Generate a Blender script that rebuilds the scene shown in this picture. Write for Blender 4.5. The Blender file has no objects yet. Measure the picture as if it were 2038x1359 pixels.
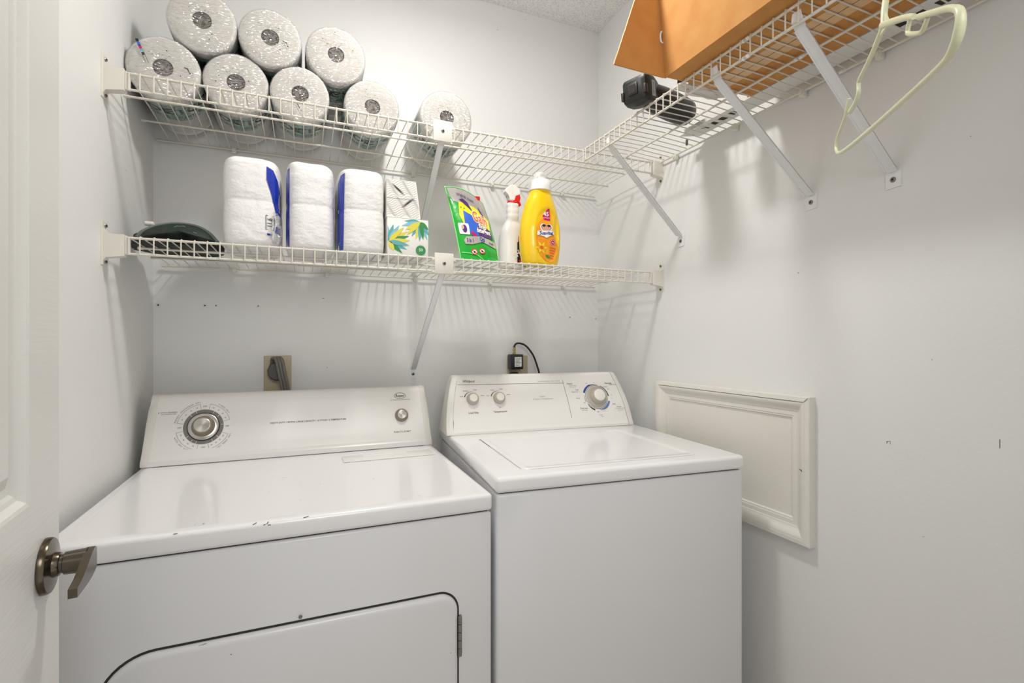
import bpy, bmesh, math, random
from mathutils import Vector, Matrix, noise
from mathutils.geometry import delaunay_2d_cdt
PI = math.pi
scene = bpy.context.scene
COL = scene.collection

# ------------------------------------------------------------------ camera, world, light, exposure
H = 1.19                      # eye height of the camera; all z below are measured from it and raised by H
D = 1.76                      # distance camera - back wall
XL, XR = -0.4096, 1.1213      # left and right wall
ZC = 1.273                    # ceiling above the eye
FPX, YAW = 990.0, math.radians(22.7)
cam = bpy.data.cameras.new('camera'); cam.sensor_width = 36.0
cam.lens = 36.0 * FPX / 2038.0
cam.clip_start = 0.02
co = bpy.data.objects.new('camera', cam); COL.objects.link(co)
co.location = (0, 0, H); co.rotation_euler = (math.radians(90), 0, -YAW)
scene.camera = co

w = bpy.data.worlds.new('world'); scene.world = w; w.use_nodes = True
bg = w.node_tree.nodes['Background']
bg.inputs[0].default_value = (0.985, 0.99, 0.985, 1); bg.inputs[1].default_value = 0.85

def lamp(name, kind, loc, energy, color, size, rot=(0, 0, 0)):
    l = bpy.data.lights.new(name, kind); l.energy = energy; l.color = color
    if kind == 'AREA':
        l.shape = 'DISK'; l.size = size
    else:
        l.shadow_soft_size = size
    o = bpy.data.objects.new(name, l); COL.objects.link(o); o.location = loc; o.rotation_euler = rot
    return o
lamp('ceiling_lamp', 'AREA', (0.33, 1.04, H + 1.20), 8.7, (1.0, 0.985, 0.94), 0.14)
lamp('ceiling_lamp_globe', 'POINT', (0.33, 1.04, H + 1.14), 4.0, (1.0, 0.985, 0.94), 0.05)
lamp('doorway_fill', 'AREA', (0.15, -0.75, H + 0.85), 9.0, (1.0, 0.985, 0.96), 0.7, (math.radians(62), 0, math.radians(-12)))  # added fill from the doorway side, brightens the appliance fronts

scene.view_settings.view_transform = 'Standard'
scene.view_settings.look = 'None'
scene.view_settings.exposure = 0.0
scene.view_settings.gamma = 1.0
scene.view_settings.use_curve_mapping = False
scene.cycles.max_bounces = 10
scene.cycles.diffuse_bounces = 6
scene.cycles.transparent_max_bounces = 12
scene.cycles.caustics_reflective = False
scene.cycles.caustics_refractive = False

# ------------------------------------------------------------------ small helpers
def V3(x, y, z): return Vector((x, y, z))
CY_, SY_ = math.cos(YAW), math.sin(YAW)
def ray(px, py):
    a = (px - 1019) / FPX; b = -(py - 679.5) / FPX
    return Vector((CY_ * a + SY_, -SY_ * a + CY_, b))
def at(px, py, axis, val):
    """the point of the plane axis = val that the photo shows at a pixel (z measured from the eye)"""
    r = ray(px, py); return r * (val / r[axis])

def srgb(c):
    if isinstance(c, str):
        c = [int(c[i:i + 2], 16) / 255 for i in (0, 2, 4)]
    return tuple(((x / 12.92) if x <= 0.04045 else ((x + 0.055) / 1.055) ** 2.4) for x in c) + (1.0,)

def mat(name, col, rough=0.5, metal=0.0, bump=None, coat=0.0, spec=0.5, var=None, aniso=0.0, alpha=1.0, detail=4.0, trans=0.0):
    m = bpy.data.materials.new(name); m.use_nodes = True
    nt = m.node_tree; b = nt.nodes['Principled BSDF']
    b.inputs['Base Color'].default_value = srgb(col)
    b.inputs['Roughness'].default_value = rough
    b.inputs['Metallic'].default_value = metal
    b.inputs['Coat Weight'].default_value = coat
    b.inputs['Coat Roughness'].default_value = 0.08
    b.inputs['Specular IOR Level'].default_value = spec
    b.inputs['Alpha'].default_value = alpha
    b.inputs['Transmission Weight'].default_value = trans
    if aniso: b.inputs['Anisotropic'].default_value = aniso
    tc = nt.nodes.new('ShaderNodeTexCoord')
    if bump:
        n = nt.nodes.new('ShaderNodeTexNoise'); n.inputs['Scale'].default_value = bump[0]; n.inputs['Detail'].default_value = detail
        if len(bump) > 3:
            mp = nt.nodes.new('ShaderNodeMapping'); mp.inputs['Scale'].default_value = bump[3]
            nt.links.new(tc.outputs['Object'], mp.inputs[0]); nt.links.new(mp.outputs[0], n.inputs['Vector'])
        else:
            nt.links.new(tc.outputs['Object'], n.inputs['Vector'])
        bp = nt.nodes.new('ShaderNodeBump'); bp.inputs['Strength'].default_value = bump[1]; bp.inputs['Distance'].default_value = bump[2]
        nt.links.new(n.outputs['Fac'], bp.inputs['Height']); nt.links.new(bp.outputs[0], b.inputs['Normal'])
        if coat: nt.links.new(bp.outputs[0], b.inputs['Coat Normal'])
    if var:   # (scale, second colour, low, high)
        n2 = nt.nodes.new('ShaderNodeTexNoise'); n2.inputs['Scale'].default_value = var[0]; n2.inputs['Detail'].default_value = 5
        nt.links.new(tc.outputs['Object'], n2.inputs['Vector'])
        r = nt.nodes.new('ShaderNodeValToRGB')
        r.color_ramp.elements[0].position = var[2]; r.color_ramp.elements[0].color = srgb(col)
        r.color_ramp.elements[1].position = var[3]; r.color_ramp.elements[1].color = srgb(var[1])
        nt.links.new(n2.outputs['Fac'], r.inputs[0]); nt.links.new(r.outputs[0], b.inputs['Base Color'])
    return m

M = {}
M['wall'] = mat('wall_paint', 'e4e4e3', 0.55, bump=(160, 0.12, 0.002), var=(1.6, 'dfdfde', 0.35, 0.7))
M['ceiling'] = mat('ceiling_texture', 'f0efee', 0.9, bump=(150, 0.6, 0.004), detail=5, var=(200, 'd6d5d3', 0.45, 0.65))
M['floor'] = mat('floor_vinyl', 'b9ac9c', 0.5, var=(6, 'a99b8a', 0.3, 0.7))
M['door'] = mat('door_paint', 'dededb', 0.4, bump=(14, 0.12, 0.002, (1, 1, 18)))
M['enamel'] = mat('white_enamel', 'eae9ea', 0.16, bump=(5, 0.03, 0.004), coat=0.2)
M['enamel_front'] = mat('white_enamel_panel', 'dddddf', 0.24, bump=(4, 0.05, 0.006))
M['console'] = mat('console_paint', 'e6e4e1', 0.28)
M['cap_plastic'] = mat('console_cap_plastic', 'e2e0da', 0.35)
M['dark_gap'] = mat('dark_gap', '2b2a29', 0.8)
M['wire'] = mat('shelf_vinyl', 'd9d4c9', 0.35)
M['bracket'] = mat('bracket_plastic', 'e0ddd4', 0.4)
M['brace'] = mat('brace_enamel', 'e4e4e5', 0.35)
M['steel'] = mat('screw_steel', '8a8680', 0.3, 1.0)
M['screw_dark'] = mat('screw_recess', '1c1a18', 0.5)
M['paper'] = mat('tissue_paper', 'edebe7', 0.75, bump=(45, 0.5, 0.004))
M['paper_ring'] = mat('towel_end', 'dedad4', 0.8, bump=(60, 0.5, 0.003))
M['core'] = mat('cardboard_core', '6d6660', 0.7)
M['tppack'] = mat('tissue_pack_wrap', 'eae9e8', 0.38, bump=(55, 0.7, 0.004, (1, 1, 1.5)), coat=0.2, detail=6)
M['corefilm'] = mat('gathered_core_film', '8d8883', 0.22, 0.35, var=(120, '5a5550', 0.4, 0.65))
M['blue'] = mat('pack_blue', '1c36a8', 0.3, bump=(30, 0.4, 0.004), coat=0.3)
M['black'] = mat('print_black', '191818', 0.5)
M['ink'] = mat('print_dark_grey', '383737', 0.5)
M['ink_soft'] = mat('print_pale_grey', '8f8d8b', 0.5)
M['white'] = mat('print_white', 'f4f3f0', 0.5)
M['teal'] = mat('label_teal', '9cbab2', 0.45, var=(90, '6f9a92', 0.45, 0.6))
M['paleteal'] = mat('label_pale_teal', 'bfd3cd', 0.45)
M['knob_chrome'] = mat('knob_spun_metal', 'c9c6c0', 0.22, 0.9, aniso=0.7)
M['knob_ring'] = mat('knob_taupe', '8d8475', 0.4, 0.3)
M['dial_ring'] = mat('dial_grey_ring', '77746f', 0.5)
M['washer_knob'] = mat('washer_knob_side', 'b3aba2', 0.4)
M['washer_knob_cap'] = mat('washer_knob_cap', 'e5e1da', 0.3)
M['dialblue'] = mat('dial_blue', '2b4390', 0.5)
M['dialblue2'] = mat('dial_light_blue', '5b7dc2', 0.5)
M['bronze'] = mat('antique_bronze', '625b50', 0.22, 0.9, var=(30, '54462f', 0.4, 0.75))
M['hinge'] = mat('hinge_steel', '9b9892', 0.35, 0.9)
M['plate'] = mat('almond_plate', 'b9ab90', 0.45)
M['cordgrey'] = mat('grey_cord', '6b6862', 0.5)
M['pluggrey'] = mat('grey_plug', '4f4d49', 0.5)
M['blackplastic'] = mat('black_plastic', '1b1a19', 0.35)
M['brass'] = mat('connector_brass', 'b39a5a', 0.3, 0.9)
M['panel'] = mat('access_panel_paint', 'e1ded7', 0.45, bump=(70, 0.15, 0.002))
M['card'] = mat('cardboard', 'c99150', 0.85, bump=(60, 0.15, 0.002), var=(22, 'c08343', 0.35, 0.75))
M['card_edge'] = mat('cardboard_edge', 'e0bd90', 0.9)
M['card_tape'] = mat('cardboard_tape', 'd9b284', 0.5)
M['hanger'] = mat('pale_green_plastic', 'd5d6b6', 0.35)
M['yellow'] = mat('yellow_bottle', 'f7cb14', 0.25, coat=0.35)
M['capwhite'] = mat('cap_white', 'eceae9', 0.3)
M['orange'] = mat('label_orange', 'f39417', 0.35, var=(40, 'ffb12e', 0.4, 0.7))
M['deep_orange'] = mat('label_deep_orange', 'e5650f', 0.35)
M['magenta'] = mat('label_magenta', 'c3145f', 0.35)
M['skin'] = mat('label_peach', 'dca08a', 0.4)
M['navy'] = mat('label_navy', '1f2f86', 0.4)
M['leaf'] = mat('label_leaf', '3f8f24', 0.4)
M['green'] = mat('pouch_green', '1fa437', 0.22, coat=0.4, bump=(14, 0.4, 0.006))
M['limegreen'] = mat('pouch_rim_green', '8fe08a', 0.3)
M['silver'] = mat('pouch_silver', 'b9b5b2', 0.25, 0.3, coat=0.3)
M['brightyellow'] = mat('pouch_yellow', 'f1e31b', 0.3, coat=0.3)
M['purple'] = mat('pouch_purple', '4b2470', 0.3, coat=0.3)
M['podblue'] = mat('pouch_blue', '2f62c8', 0.3, coat=0.3)
M['red'] = mat('red_plastic', 'd8201c', 0.35)
M['tealpetal'] = mat('petal_teal', '5fa9ad', 0.5)
M['bluepetal'] = mat('petal_blue', '86bfd0', 0.5)
M['yellowpetal'] = mat('petal_yellow', 'dfd34c', 0.5)
M['greenpetal'] = mat('petal_green', '2f8a4a', 0.5)
M['boxwhite'] = mat('box_board', 'edebe6', 0.5)
M['tarp'] = mat('dark_green_fabric', '18251f', 0.65, bump=(40, 0.7, 0.006))
M['tarp_rim'] = mat('grey_green_piping', '5b6a62', 0.4)
M['tool'] = mat('black_tool_casing', '171513', 0.42, bump=(60, 0.2, 0.002))
M['stickergrey'] = mat('sticker_pale', 'b4c0c6', 0.4)
M['toolrib'] = mat('tool_end_brown', '2c2722', 0.5)
M['bag'] = mat('thin_plastic_bag', 'dcdad6', 0.35, bump=(25, 0.8, 0.01), alpha=0.85)
M['whiteboard'] = mat('white_strip', 'e2e1de', 0.5)
M['rust'] = mat('rust_spot', '8a4b2c', 0.8)

def wrap_material(name, strength, rough):
    """clear film: mostly see-through, with sharp crinkled reflections"""
    m = bpy.data.materials.new(name); m.use_nodes = True; nt = m.node_tree; nt.nodes.clear()
    out = nt.nodes.new('ShaderNodeOutputMaterial'); mix = nt.nodes.new('ShaderNodeMixShader')
    tr = nt.nodes.new('ShaderNodeBsdfTransparent'); gl = nt.nodes.new('ShaderNodeBsdfGlossy')
    gl.inputs['Roughness'].default_value = rough
    tc = nt.nodes.new('ShaderNodeTexCoord'); mp = nt.nodes.new('ShaderNodeMapping'); mp.inputs['Scale'].default_value = (1, 1, 2.6)
    mp.inputs['Rotation'].default_value = (0, 0.6, 0)
    ds = nt.nodes.new('ShaderNodeTexNoise'); ds.inputs['Scale'].default_value = 25
    ad = nt.nodes.new('ShaderNodeVectorMath'); ad.operation = 'MULTIPLY_ADD'; ad.inputs[1].default_value = (0.02, 0.02, 0.02)
    nt.links.new(tc.outputs['Object'], ds.inputs['Vector']); nt.links.new(ds.outputs['Color'], ad.inputs[0]); nt.links.new(tc.outputs['Object'], ad.inputs[2])
    n = nt.nodes.new('ShaderNodeTexVoronoi'); n.inputs['Scale'].default_value = 75
    bp = nt.nodes.new('ShaderNodeBump'); bp.inputs['Strength'].default_value = 1.0; bp.inputs['Distance'].default_value = 0.007
    nt.links.new(ad.outputs[0], mp.inputs[0]); nt.links.new(mp.outputs[0], n.inputs['Vector'])
    nt.links.new(n.outputs['Distance'], bp.inputs['Height']); nt.links.new(bp.outputs[0], gl.inputs['Normal'])
    mix.inputs[0].default_value = strength
    nt.links.new(tr.outputs[0], mix.inputs[1]); nt.links.new(gl.outputs[0], mix.inputs[2]); nt.links.new(mix.outputs[0], out.inputs[0])
    return m
M['film'] = wrap_material('clear_crinkled_film', 0.26, 0.14)

nt = M['knob_chrome'].node_tree; tg = nt.nodes.new('ShaderNodeTangent'); tg.direction_type = 'RADIAL'; tg.axis = 'Z'
nt.links.new(tg.outputs[0], nt.nodes['Principled BSDF'].inputs['Tangent'])
def set_frame(o, mx, world):
    o.matrix_basis = (MW[root_of(o)].inverted() @ Matrix.Translation((0, 0, H)) @ mx) if world else mx
# ---- objects
MW = {}     # matrix of each thing (before any depsgraph update)
def tag(o, label=None, cat=None, group=None, kind=None):
    if label: o['label'] = label
    if cat: o['category'] = cat
    if group: o['group'] = group
    if kind: o['kind'] = kind
    return o
def thing(name, label, cat, loc=(0, 0, 0), rotz=0.0, group=None, kind=None):
    o = bpy.data.objects.new(name, None); COL.objects.link(o); o.empty_display_size = 0.05
    o.location = (loc[0], loc[1], loc[2] + H); o.rotation_euler = (0, 0, rotz)
    MW[o] = Matrix.Translation(o.location) @ Matrix.Rotation(rotz, 4, 'Z')
    return tag(o, label, cat, group, kind)
def build(name, bm, mats, parent=None, world=False, smooth=True, angle=40):
    """link bm as one mesh object; world=True: its coordinates are room coordinates with z from the eye"""
    bmesh.ops.recalc_face_normals(bm, faces=bm.faces)
    if world:
        bmesh.ops.translate(bm, verts=bm.verts, vec=(0, 0, H))
        if parent is not None and root_of(parent) in MW:
            bmesh.ops.transform(bm, matrix=MW[root_of(parent)].inverted(), verts=bm.verts)
    me = bpy.data.meshes.new(name); bm.to_mesh(me); bm.free()
    if not isinstance(mats, (list, tuple)): mats = [mats]
    for m in mats: me.materials.append(M[m] if isinstance(m, str) else m)
    if smooth:
        me.polygons.foreach_set('use_smooth', [True] * len(me.polygons))
        try: me.set_sharp_from_angle(angle=math.radians(angle))
        except Exception: pass
    o = bpy.data.objects.new(name, me); COL.objects.link(o)
    if parent is not None: o.parent = parent
    return o
def root_of(o):
    while o.parent is not None: o = o.parent
    return o
def NB(): return bmesh.new()

def box(bm, x0, x1, y0, y1, z0, z1, bev=0.0, seg=2, mi=0, mx=None):
    r = bmesh.ops.create_cube(bm, size=1.0)
    vs = r['verts']
    bmesh.ops.scale(bm, vec=(abs(x1 - x0), abs(y1 - y0), abs(z1 - z0)), verts=vs)
    bmesh.ops.translate(bm, vec=((x0 + x1) / 2, (y0 + y1) / 2, (z0 + z1) / 2), verts=vs)
    fs = list({f for v in vs for f in v.link_faces})
    if bev > 0:
        es = list({e for v in vs for e in v.link_edges})
        rr = bmesh.ops.bevel(bm, geom=es, offset=bev, segments=seg, profile=0.5, affect='EDGES')
        vs = list({v for f in rr['faces'] for v in f.verts} | {v for v in vs if v.is_valid})
        fs = list({f for v in vs for f in v.link_faces})
    for f in fs: f.material_index = mi
    if mx is not None: bmesh.ops.transform(bm, matrix=mx, verts=list({v for f in fs for v in f.verts}))
    return fs

def frames(pts):
    out = []; n = len(pts); prev = None
    for i in range(n):
        t = (pts[min(i + 1, n - 1)] - pts[max(i - 1, 0)])
        t = t.normalized() if t.length > 1e-9 else Vector((0, 0, 1))
        if prev is None:
            a = Vector((0, 0, 1)) if abs(t.z) < 0.9 else Vector((1, 0, 0))
            u = t.cross(a).normalized()
        else:
            u = (prev - t * prev.dot(t)); u = u.normalized() if u.length > 1e-6 else t.orthogonal().normalized()
        prev = u; out.append((t, u, t.cross(u)))
    return out
def tube(bm, pts, r, seg=8, mi=0, caps=True, flat=1.0):
    pts = [Vector(p) for p in pts]; fr = frames(pts); rings = []
    rr = r if isinstance(r, (list, tuple)) else [r] * len(pts)
    for p, (t, u, v), q in zip(pts, fr, rr):
        rings.append([bm.verts.new(p + u * (math.cos(2 * PI * k / seg) * q) + v * (math.sin(2 * PI * k / seg) * q * flat)) for k in range(seg)])
    for a, b in zip(rings, rings[1:]):
        for k in range(seg):
            f = bm.faces.new((a[k], a[(k + 1) % seg], b[(k + 1) % seg], b[k])); f.material_index = mi
    if caps:
        f = bm.faces.new(rings[0][::-1]); f.material_index = mi
        f = bm.faces.new(rings[-1]); f.material_index = mi
def smooth_path(pts, n=8):
    pts = [Vector(p) for p in pts]; P = [2 * pts[0] - pts[1]] + pts + [2 * pts[-1] - pts[-2]]; out = []
    for i in range(1, len(P) - 2):
        for k in range(n):
            t = k / n; a, b, c, d = P[i - 1], P[i], P[i + 1], P[i + 2]
            out.append(0.5 * ((2 * b) + (c - a) * t + (2 * a - 5 * b + 4 * c - d) * t * t + (3 * b - a - 3 * c + d) * t ** 3))
    out.append(pts[-1]); return out
def loft(bm, rings, mi=0, cap=True):
    R_ = [[bm.verts.new(p) for p in ring] for ring in rings]; n = len(R_[0])
    for a, b in zip(R_, R_[1:]):
        for k in range(n):
            f = bm.faces.new((a[k], a[(k + 1) % n], b[(k + 1) % n], b[k])); f.material_index = mi
    if cap:
        f = bm.faces.new(R_[0][::-1]); f.material_index = mi
        f = bm.faces.new(R_[-1]); f.material_index = mi
    return R_
def lathe(bm, prof, seg=40, mx=Matrix.Identity(4), mi=0, cap=True, ex=1.0, ey=1.0):
    """prof: (radius, height) along local z"""
    rings = [[mx @ Vector((math.cos(2 * PI * k / seg) * r * ex, math.sin(2 * PI * k / seg) * r * ey, h)) for k in range(seg)] for r, h in prof]
    return loft(bm, rings, mi, cap)
def prism(bm, poly, x0, x1, mi=0, t0=None, t1=None):
    """extrude a (y, z) outline from x0 to x1; t0/t1 give a shift of x per point"""
    n = len(poly); t0 = t0 or [0] * n; t1 = t1 or [0] * n
    return loft(bm, [[Vector((x0 + t0[i], y, z)) for i, (y, z) in enumerate(poly)], [Vector((x1 + t1[i], y, z)) for i, (y, z) in enumerate(poly)]], mi)
def rrect(x0, x1, z0, z1, r, n=8):
    """rounded rectangle; r = (bl, br, tr, tl)"""
    if not isinstance(r, (list, tuple)): r = (r,) * 4
    out = []
    for (cx, cz, q, a0) in ((x0 + r[0], z0 + r[0], r[0], PI), (x1 - r[1], z0 + r[1], r[1], 1.5 * PI), (x1 - r[2], z1 - r[2], r[2], 0), (x0 + r[3], z1 - r[3], r[3], 0.5 * PI)):
        for k in range(n + 1):
            a = a0 + 0.5 * PI * k / n
            out.append((cx + q * math.cos(a), cz + q * math.sin(a)))
    return out

# ---- printing on surfaces: 2-D shapes mapped through surf(u, v, h)
_tc = {}
def text2d(s, size=1.0, bold=0.0, shear=0.0, spacing=1.0):
    key = (s, bold, shear, spacing)
    if key not in _tc:
        cu = bpy.data.curves.new('t', 'FONT'); cu.body = s; cu.size = 1.0; cu.align_x = 'CENTER'; cu.align_y = 'CENTER'
        cu.offset = bold; cu.shear = shear; cu.space_character = spacing; cu.resolution_u = 2; cu.fill_mode = 'FRONT'
        o = bpy.data.objects.new('t', cu); COL.objects.link(o)
        me = bpy.data.meshes.new_from_object(o.evaluated_get(bpy.context.evaluated_depsgraph_get()))
        _tc[key] = ([(v.co.x, v.co.y) for v in me.vertices], [tuple(p.vertices) for p in me.polygons])
        bpy.data.objects.remove(o); bpy.data.curves.remove(cu); bpy.data.meshes.remove(me)
    vs, fs = _tc[key]
    return [(x * size, y * size) for x, y in vs], fs
class Print:
    def __init__(self, surf, step=0.0003): self.surf = surf; self.bm = NB(); self.mats = []; self.step = step; self.layer = 1
    def mi(self, m):
        if m not in self.mats: self.mats.append(m)
        return self.mats.index(m)
    def raw(self, pts, faces, m, lay=None):
        h = (lay or self.layer) * self.step; k = self.mi(m)
        vs = [self.bm.verts.new(self.surf(u, v, h)) for u, v in pts]
        for f in faces:
            try: q = self.bm.faces.new([vs[i] for i in f]); q.material_index = k
            except Exception: pass
    def poly(self, pts, m, lay=None, grid=None):
        pts = [Vector(p) for p in pts]; n = len(pts); extra = []
        if grid:
            us = [p.x for p in pts]; vv = [p.y for p in pts]
            dense = []
            for i in range(n):
                a, b = pts[i], pts[(i + 1) % n]; L = (b - a).length; c = max(1, int(L / grid))
                dense += [a.lerp(b, t / c) for t in range(c)]
            pts = dense; n = len(pts)
            gu = min(us)
            while gu < max(us):
                gv = min(vv)
                while gv < max(vv):
                    q = Vector((gu, gv)); ins = False
                    for i in range(n):
                        a, b = pts[i], pts[(i + 1) % n]
                        if (a.y > q.y) != (b.y > q.y) and q.x < (b.x - a.x) * (q.y - a.y) / (b.y - a.y) + a.x: ins = not ins
                    if ins: extra.append(q)
                    gv += grid
                gu += grid
        r = delaunay_2d_cdt(pts + extra, [(i, (i + 1) % n) for i in range(n)], [], 1, 1e-7)
        self.raw([tuple(p) for p in r[0]], r[2], m, lay)
    def text(self, s, u, v, size, m='ink', rot=0.0, bold=0.0, shear=0.0, lay=None, su=1.0, spacing=1.0):
        pts, fs = text2d(s, size, bold, shear, spacing); c, si = math.cos(rot), math.sin(rot)
        self.raw([(u + (x * su * c - y * si), v + (x * su * si + y * c)) for x, y in pts], fs, m, lay)
    def ring(self, u, v, r0, r1, m, a0=0.0, a1=2 * PI, n=40, lay=None, taper=None):
        pts = []; fs = []
        for k in range(n + 1):
            a = a0 + (a1 - a0) * k / n; q = r1 if taper is None else r0 + (r1 - r0) * (taper[0] + (taper[1] - taper[0]) * k / n)
            pts += [(u + r0 * math.cos(a), v + r0 * math.sin(a)), (u + q * math.cos(a), v + q * math.sin(a))]
        for k in range(n): fs.append((2 * k, 2 * k + 1, 2 * k + 3, 2 * k + 2))
        self.raw(pts, fs, m, lay)
    def disc(self, u, v, r, m, n=32, lay=None, e=1.0):
        self.raw([(u + r * math.cos(2 * PI * k / n), v + e * r * math.sin(2 * PI * k / n)) for k in range(n)], [tuple(range(n))], m, lay)
    def line(self, a, b, wd, m, lay=None):
        a = Vector(a); b = Vector(b); c = 1 + int((b - a).length / 0.012); self.path([a.lerp(b, k / c) for k in range(c + 1)], wd, m, lay)
    def path(self, pts, wd, m, lay=None):
        pts = [Vector(p) for p in pts]; out = []; n = len(pts)
        ww = wd if isinstance(wd, (list, tuple)) else [wd] * n
        for i in range(n):
            d = (pts[min(i + 1, n - 1)] - pts[max(i - 1, 0)]).normalized(); nn = Vector((-d.y, d.x)) * ww[i] / 2
            out += [tuple(pts[i] - nn), tuple(pts[i] + nn)]
        self.raw(out, [(2 * i, 2 * i + 1, 2 * i + 3, 2 * i + 2) for i in range(n - 1)], m, lay)
    def arctext(self, s, u, v, r, size, a_mid, m='ink', flip=False, pitch=None):
        pitch = pitch or size * 0.72; n = len(s)
        for i, ch in enumerate(s):
            if ch == ' ': continue
            k = i - (n - 1) / 2
            a = a_mid - k * pitch / r if not flip else a_mid + k * pitch / r
            self.text(ch, u + r * math.cos(a), v + r * math.sin(a), size, m, rot=(a - PI / 2) if not flip else (a + PI / 2))
    def build(self, name, parent, world=True):
        bm = self.bm
        if world:
            bmesh.ops.translate(bm, verts=bm.verts, vec=(0, 0, H))
            bmesh.ops.transform(bm, matrix=MW[root_of(parent)].inverted(), verts=bm.verts)
        me = bpy.data.meshes.new(name); bm.to_mesh(me); bm.free()
        for m in self.mats: me.materials.append(M[m])
        o = bpy.data.objects.new(name, me); COL.objects.link(o); o.parent = parent
        return o
def plane_surf(P0, U, V):
    P0 = Vector(P0); U = Vector(U).normalized(); V = Vector(V).normalized(); N = U.cross(V)
    return lambda u, v, h: P0 + U * u + V * v + N * h

# ------------------------------------------------------------------ the room
def slab(name, x0, x1, y0, y1, z0, z1, m):
    bm = NB(); box(bm, x0, x1, y0, y1, z0, z1); o = build(name, bm, m, world=True, smooth=False); o['kind'] = 'structure'; return o
YF = -0.12
wb = slab('wall_back', XL - 0.1, XR + 0.1, D, D + 0.1, -H, ZC, 'wall')
wl = slab('wall_left', XL - 0.1, XL, YF - 0.1, D, -H, ZC, 'wall')
wr = slab('wall_right', XR, XR + 0.1, YF - 0.1, D, -H, ZC, 'wall')
slab('ceiling', XL - 0.1, XR + 0.1, YF - 0.1, D + 0.1, ZC, ZC + 0.08, 'ceiling')
slab('floor', XL - 0.1, XR + 0.1, YF - 0.1, D + 0.1, -H - 0.08, -H, 'floor')
bm = NB()
box(bm, XL, -0.22, YF - 0.1, YF, -H, ZC); box(bm, 0.56, XR, YF - 0.1, YF, -H, ZC); box(bm, -0.22, 0.56, YF - 0.1, YF, 0.88, ZC)
o = build('wall_front', bm, 'wall', world=True, smooth=False); o['kind'] = 'structure'

def wall_marks(parent, surf, items, name='scuff_mark'):
    p = Print(surf)
    for it in items:
        if it[0] == 'dot': p.disc(it[1], it[2], it[3], it[4], n=10)
        elif it[0] == 'line': p.line(it[1], it[2], it[3], it[4])
    bm = p.bm; bmesh.ops.translate(bm, verts=bm.verts, vec=(0, 0, H))
    me = bpy.data.meshes.new(name); bm.to_mesh(me); bm.free()
    for m in p.mats: me.materials.append(M[m])
    o = bpy.data.objects.new(name, me); COL.objects.link(o); o.parent = parent; o['label'] = 'small dark scuffs and nail holes in the paint'
srf = lambda u, v, h: Vector((XR - h, u, v))
def rw(px, py): q = at(px, py, 0, XR); return (q.y, q.z)
wall_marks(wr, srf, [('line', rw(1764, 879), rw(1770, 878), 0.001, 'ink'), ('line', rw(1766, 878), rw(1765, 883), 0.0008, 'ink'), ('line', rw(1772, 877), rw(1772, 884), 0.0008, 'ink'),
                     ('line', rw(1990, 874), rw(1990, 892), 0.0009, 'ink'), ('dot', *rw(1589, 543), 0.0012, 'ink'), ('dot', *rw(1855, 716), 0.001, 'ink_soft'), ('dot', *rw(1932, 271), 0.0008, 'ink'), ('line', rw(1836, 1068), rw(1840, 1068), 0.0006, 'ink')])
sbk = lambda u, v, h: Vector((u, D - h, v))
def bw(px, py): q = at(px, py, 1, D); return (q.x, q.z)
wall_marks(wb, sbk, [('dot', *bw(990, 59), 0.0015, 'ink'), ('line', bw(641, 594), bw(646, 593), 0.0014, 'ink'), ('dot', *bw(651, 731), 0.0012, 'ink'), ('dot', *bw(1046, 39), 0.0012, 'ink')])
slw = lambda u, v, h: Vector((XL + h, u, v))
def lw(px, py): q = at(px, py, 0, XL); return (q.y, q.z)
wall_marks(wl, slw, [('dot', *lw(257, 329), 0.001, 'ink'), ('dot', *lw(251, 339), 0.0013, 'ink'), ('dot', *lw(256, 404), 0.0012, 'ink_soft'), ('dot', *lw(218, 908), 0.001, 'ink_soft'), ('dot', *lw(215, 538), 0.0012, 'ink_soft')])

def screw(bm, p, n, r=0.0045, mi=0, mi2=1):
    n = Vector(n).normalized(); q = n.to_track_quat('Z', 'Y').to_matrix().to_4x4(); mx = Matrix.Translation(Vector(p)) @ q
    lathe(bm, [(r, 0), (r * 0.95, 0.0012), (r * 0.6, 0.0022)], 16, mx, mi)
    lathe(bm, [(r * 0.45, 0.0022), (r * 0.4, 0.0026)], 10, mx, mi2)

# wall anchors left in the paint
for i, (px, py, s, lab) in enumerate([(315, 607, 1.0, 'white plastic wall anchor nearest the left corner of the back wall'), (408, 608, 1.0, 'left anchor of the close pair below the lower wire shelf'),
                                 (430, 608, 0.8, 'right anchor of the close pair below the lower wire shelf'), (514, 609, 0.8, 'wall anchor above and left of the dryer outlet plate'),
                                 (1134, 631, 0.8, 'wall anchor above the washer, the left one of two'), (1185, 634, 0.8, 'wall anchor above the washer beside the right corner')]):
    q = at(px, py, 1, D); t = thing('wall_anchor', lab, 'wall anchor', (q.x, D, q.z), group='anchors left in the back wall')
    bm = NB(); mx = Matrix.Rotation(PI / 2, 4, 'X')
    lathe(bm, [(0.0068 * s, 0), (0.0064 * s, 0.001), (0.005 * s, 0.0014)], 20, mx, 0)
    build('rim', bm, 'bracket', t)
    bm = NB(); lathe(bm, [(0.0026 * s, 0.0012), (0.0024 * s, 0.0016)], 12, mx, 0); build('screw_hole', bm, 'ink', t)

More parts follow.
